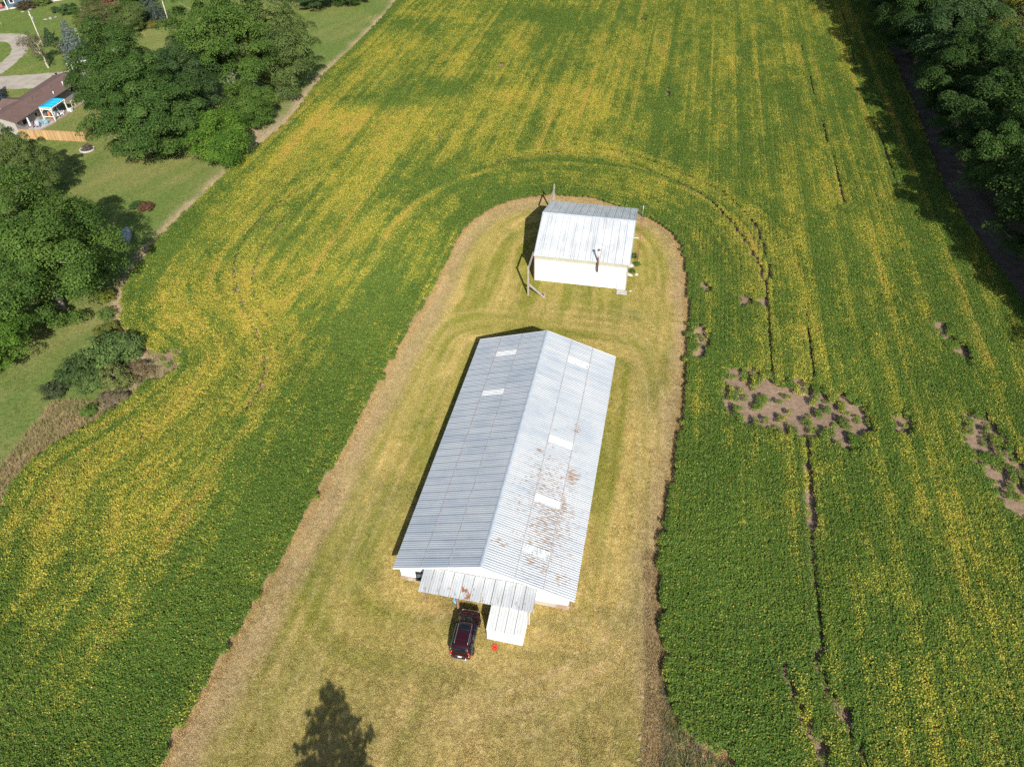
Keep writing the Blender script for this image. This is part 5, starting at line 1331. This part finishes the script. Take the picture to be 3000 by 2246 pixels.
ar = empty('garden_arch', hp(4.9, 13.4, 0), -HA, 'small white garden trellis frame against the house', 'trellis')
for (a, b) in (((0, -.5, 0), (0, -.5, 1.1)), ((0, .5, 0), (0, .5, 1.1)), ((0, -.55, 1.1), (0, .55, 1.1))): MB().bar(a, b, .07, .07).build('bar', M_white, ar)

# ------------------------------------------------------------------ board fence
fence = empty('board_fence', (-85.3, 125.1, 0), 0, 'tan wooden board fence between the brown-roofed house and the maples', 'fence')
k = NT('fence_wood'); co = k.coord(); nz = k.noise(k.scale(co, (6, 6, .8)), 1.0, 4, .6)
col = k.mix(k.ramp(nz, .3, .7), (.46, .285, .125), (.60, .40, .20)); col = k.mix(k.math('MULTIPLY', k.rnd(), .8), col, (.30, .18, .085))
M_fence = k.fin(col, .85, 0, .15)
bm_ = MB(); bm_.box((0, 0, .90), (.126, .022, 1.76)); bme = bm_.mesh('board'); bme.materials.append(M_fence)
def fence_run(p0, p1):
    p0 = np.array(p0, float); p1 = np.array(p1, float); L = np.linalg.norm(p1 - p0); d = (p1 - p0) / L; a = math.atan2(d[1], d[0]); n = int(L / .142)
    for i in range(n):
        q = p0 + d * (i + .5) * .142; link('board', bme, None, fence, loc=(q[0], q[1], rng.uniform(-.03, .03)), rz=a + rng.normal(0, .10))
    o = np.array([-d[1], d[0]]) * .06
    for z in (.35, 1.45): MB().bar((*(p0 + o), z), (*(p1 + o), z), .04, .09).build('rail', M_fence, fence)
    for i in range(int(L / 2.4) + 1):
        q = p0 + d * min(i * 2.4, L) + o * 1.9; MB().bar((q[0], q[1], 0), (q[0], q[1], 1.75), .09, .09).build('post', M_fence, fence)
fence_run((0, 0), (12.05, -1.7)); fence_run((12.1, -1.66), (12.5, 5.0))

# round stone bed
bed = empty('stone_bed', (-71.9, 120.35, 0), 0, 'round flower bed ringed with pale stones near the fence', 'flower bed')
MB().prism([(1.0 * math.cos(t), 1.0 * math.sin(t)) for t in np.linspace(0, 6.283, 22)[:-1]], 0.0, .08).build('soil', M_lane, bed)
for j in range(22):
    t = 6.283 * j / 22; o = MB().box((0, 0, .1), (.32, .2, .2)); o.build('edge_stone', M_stone, bed, loc=(1.12 * math.cos(t), 1.12 * math.sin(t), 0), rz=t + 1.57)
# grey cover lying in the shade of the left maple
cv = empty('grey_cover', (-54.9, 92.0, 0), R(14), 'smooth rounded grey cover lying in the shade of the left maple', 'cover')
V = []; n = 14; st_ = 9
for i in range(st_):
    t = i / (st_ - 1); w_ = .95 * math.sin(math.pi * min(.97, max(.05, t * .9 + .06))) ** .7; h_ = .75 * math.sin(math.pi * (t * .86 + .07)) ** .6
    for j in range(n):
        a = math.pi * j / (n - 1); V.append((math.cos(a) * w_, -2.6 + 5.2 * t, max(0, math.sin(a)) ** .8 * h_))
MB().add(V, [(i * n + j, i * n + j + 1, (i + 1) * n + j + 1, (i + 1) * n + j) for i in range(st_ - 1) for j in range(n - 1)], True).build('tarp', simple('grey_tarp', (.33, .35, .38), .8, 0, .1, 1.5, 0), cv)
MB().tube([(0, -2.5, .55), (0, 0, .77), (0, 2.4, .6)], .025, 6).build('ridge_cord', M_galv, cv)

# ------------------------------------------------------------------ utility poles
def pole(loc, h, lab, transformer, lean=(0, 0)):
    t = empty('utility_pole', loc, 0, lab, 'pole', 'utility poles')
    MB().tube([(0, 0, -.2), (lean[0] * .5, lean[1] * .5, h * .5), (lean[0], lean[1], h)], [.15, .13, .10], 10).build('pole', simple('grey_pole_wood', (.50, .45, .37), .9, 0, .2, 4, 0), t)
    if transformer:
        MB().tube([(.28, 0, h - 1.9), (.28, 0, h - 1.85), (.28, 0, h - 1.15), (.28, 0, h - 1.05)], [.16, .22, .22, .1], 12).build('transformer', simple('transformer_grey', (.24, .26, .26), .5, .3, .1, 4, 0), t)
        MB().bar((0, 0, h - 1.5), (.28, 0, h - 1.5), .06, .1).build('bracket', M_galv, t)
        MB().tube([(-.15, 0, h - .9), (-.15, 0, h - .6)], .06, 8).build('insulator', M_white, t)
    MB().tube([(0, 0, h), (0, 0, h + .22)], .05, 8).build('top_pin', M_galv, t)
pole((-102.6, 171.6, 0), 7.5, 'utility pole with grey transformer beside the curved gravel drive', True)
pole((-77.8, 182.0, 0), 8.6, 'plain utility pole at top edge right of the grey cedar', False)
lt = empty('lattice_mast', (-92.9, 169.4, 0), 0, 'thin white lattice aerial mast touching the blue spruce', 'mast')
tri = [(.16 * math.cos(a), .16 * math.sin(a)) for a in (0.3, 2.394, 4.489)]
for (a, b) in tri: MB().tube([(a, b, 0), (a, b, 4.6)], .03, 6).build('mast_leg', M_mast2, lt)
for j in range(9):
    z = .3 + j * .5; rg = MB()
    for q in range(3):
        A, B = tri[q], tri[(q + 1) % 3]; rg.tube([(A[0], A[1], z), (B[0], B[1], z + .25)], .018, 5)
    rg.build('lattice_ring', M_mast2, lt)
# small porch roof with white post at the far end of the brown-roofed house
cp = empty('carport', (-88.9, 155.4, 0), R(30), 'grey-roofed white carport partly hidden behind the big maple', 'carport')
MB().bar((0, 0, 0), (0, 0, 2.1), .16, .16).build('post', M_white, cp)
MB().bar((2.6, .2, 0), (2.6, .2, 2.1), .16, .16).build('post', M_white, cp)
MB().bar((-.8, 0, 2.15), (3.0, 0, 2.15), .12, .2).build('beam', M_white, cp)
MB().add([(-.7, .07, 2.27), (3.0, .07, 2.27), (3.0, 3.2, 2.6), (-.7, 3.2, 2.6), (-.7, .07, 2.17), (3.0, .07, 2.17), (3.0, 3.2, 2.5), (-.7, 3.2, 2.5)], [(0, 1, 2, 3), (7, 6, 5, 4), (0, 4, 5, 1), (1, 5, 6, 2), (2, 6, 7, 3), (3, 7, 4, 0)]).build('roof', simple('grey_roofing', (.20, .20, .21), .8, 0, .1, 3, 0), cp)
for x in (-.6, 2.9): MB().bar((x, 3.1, 0), (x, 3.1, 2.45), .14, .14).build('post', M_white, cp)
# little brick planter with pots at the end of the house
bp_ = empty('brick_planter', (-91.6, 153.4, 0), R(10), 'small red brick planter at the drive end of the house', 'planter')
k = NT('red_brick'); b_ = k.n('ShaderNodeTexBrick'); b_.inputs['Scale'].default_value = 3.0; b_.inputs['Color1'].default_value = (.42, .17, .10, 1); b_.inputs['Color2'].default_value = (.34, .13, .08, 1); b_.inputs['Mortar'].default_value = (.5, .45, .4, 1)
k.t.links.new(k.coord(), b_.inputs['Vector']); M_brick = k.fin(b_.outputs[0], .85)
MB().prism([(-.9, -.35), (.9, -.35), (.9, .35), (-.9, .35)], 0, .55).build('box', M_brick, bp_)
MB().box((0, 0, .56), (1.5, .45, .04)).build('soil', M_lane, bp_)
MB().tube([(.1, 0, .55), (.1, 0, .95)], [.16, .24], 12).build('pot', M_dark, bp_)

# ------------------------------------------------------------------ blue house at the top left
h2 = empty('blue_house', (-123.9, 199.9, 0), math.atan2(.59, .81), 'blue-grey sided house with white windows at the top left corner', 'house')
k = NT('blue_siding'); z = k.sep(k.coord())[2]; k.bump(k.math('FRACT', k.math('MULTIPLY', z, 7.0)), .5, .02); k.fin((.085, .135, .19), .65); M_blue = k.mat
MB().box((6.5, 4, 1.5), (13, 8, 2.4)).build('wall', M_blue, h2)
MB().box((6.5, 4, .15), (13.06, 8.06, .32)).build('foundation', simple('pale_foundation', (.58, .55, .48), .9, 0, .1, 3, 0), h2)
M_dsh = simple('dark_shingles', (.06, .058, .06), .9, 0, .2, 5, 0)
r2 = MB()
for sg in (-1, 1):
    a = [(-.5, 4, 4.6), (-.5, 4 + sg * 4.6, 2.62), (13.5, 4 + sg * 4.6, 2.62), (13.5, 4, 4.6)]; r2.add(a + [(x, y, z - .14) for x, y, z in a], [(0, 1, 2, 3), (7, 6, 5, 4), (0, 4, 5, 1), (1, 5, 6, 2), (2, 6, 7, 3), (3, 7, 4, 0)])
r2.build('roof', M_dsh, h2)
for x in (1.0, 4.4, 8.5):
    wn = MB().box((x, -.03, 1.75), (1.0, .06, 1.1)).build('window', M_white, h2); MB().box((x, -.045, 1.75), (.7, .06, .8)).build('pane', M_dark, wn)
MB().box((6.4, -.04, 1.5), (.16, .05, 2.4)).build('downpipe', M_white, h2)
MB().add([(-4.0, -.2, 2.5), (-.2, -.2, 2.5), (-.2, 4, 3.0), (-4, 4, 3.0), (-4.0, -.2, 2.36), (-.2, -.2, 2.36), (-.2, 4, 2.86), (-4, 4, 2.86)], [(0, 1, 2, 3), (7, 6, 5, 4), (0, 4, 5, 1), (1, 5, 6, 2), (2, 6, 7, 3), (3, 7, 4, 0)]).build('porch_roof', M_dsh, h2)
for x in (-.45, -2.4): MB().bar((x, 0, 0), (x, 0, 2.4), .16, .16).build('porch_post', M_white, h2)
MB().box((-2.1, 2.1, .1), (3.9, 4.2, .22)).build('porch_floor', M_conc, h2)
rc_ = garden_chair((-125.6, 199.6, .2), R(30), 'red chair on the porch of the blue house', simple('red_paint', (.45, .04, .035), .5, 0, .1, 5, 0), 'garden chairs')
M_stone2 = simple('grey_stone', (.30, .28, .25), .95, 0, .2, 4, .1)
# stones edging the blue house bed, rocks in the far bed
for j, (x, y) in enumerate([(-119.6, 197.6), (-118.6, 199.4), (-118.2, 201.6), (-117.6, 203.6), (-116.8, 205.4), (-115.6, 207)]):
    stone((x, y, 0), (.5, .45, .2), ['lowest pale edging stone of the blue house bed', 'second pale edging stone up the blue house bed', 'third pale edging stone up the blue house bed', 'fourth pale edging stone up the blue house bed', 'fifth pale edging stone up the blue house bed', 'topmost pale edging stone of the blue house bed'][j], 'edging_stone', 'blue house bed stones', M_stone2)
for (x, y, d, lab) in ((-111.0, 191.2, (.6, .4, .25), 'left end rock of the pale heap in the far flower bed'), (-110.2, 192.0, (.8, .5, .35), 'middle rock of the pale heap in the far flower bed'), (-109.4, 193.0, (.6, .4, .25), 'right end rock of the pale heap in the far flower bed'), (-105.9, 197.9, (.9, .8, .7), 'large grey boulder at the right end of the far flower bed')):
    stone((x, y, 0), d, lab, mat=M_stone2)
# slim guy-wire marker beside the left edge
gm_ = empty('marker_post', (-119.0, 186.5, 0), 0, 'slim yellow marker rod on the lawn by the left edge', 'post')
MB().tube([(0, 0, 0), (-.3, -.3, 2.0)], .05, 6).build('rod', simple('yellow_rod', (.55, .55, .08), .5, 0, .1, 4, 0), gm_)
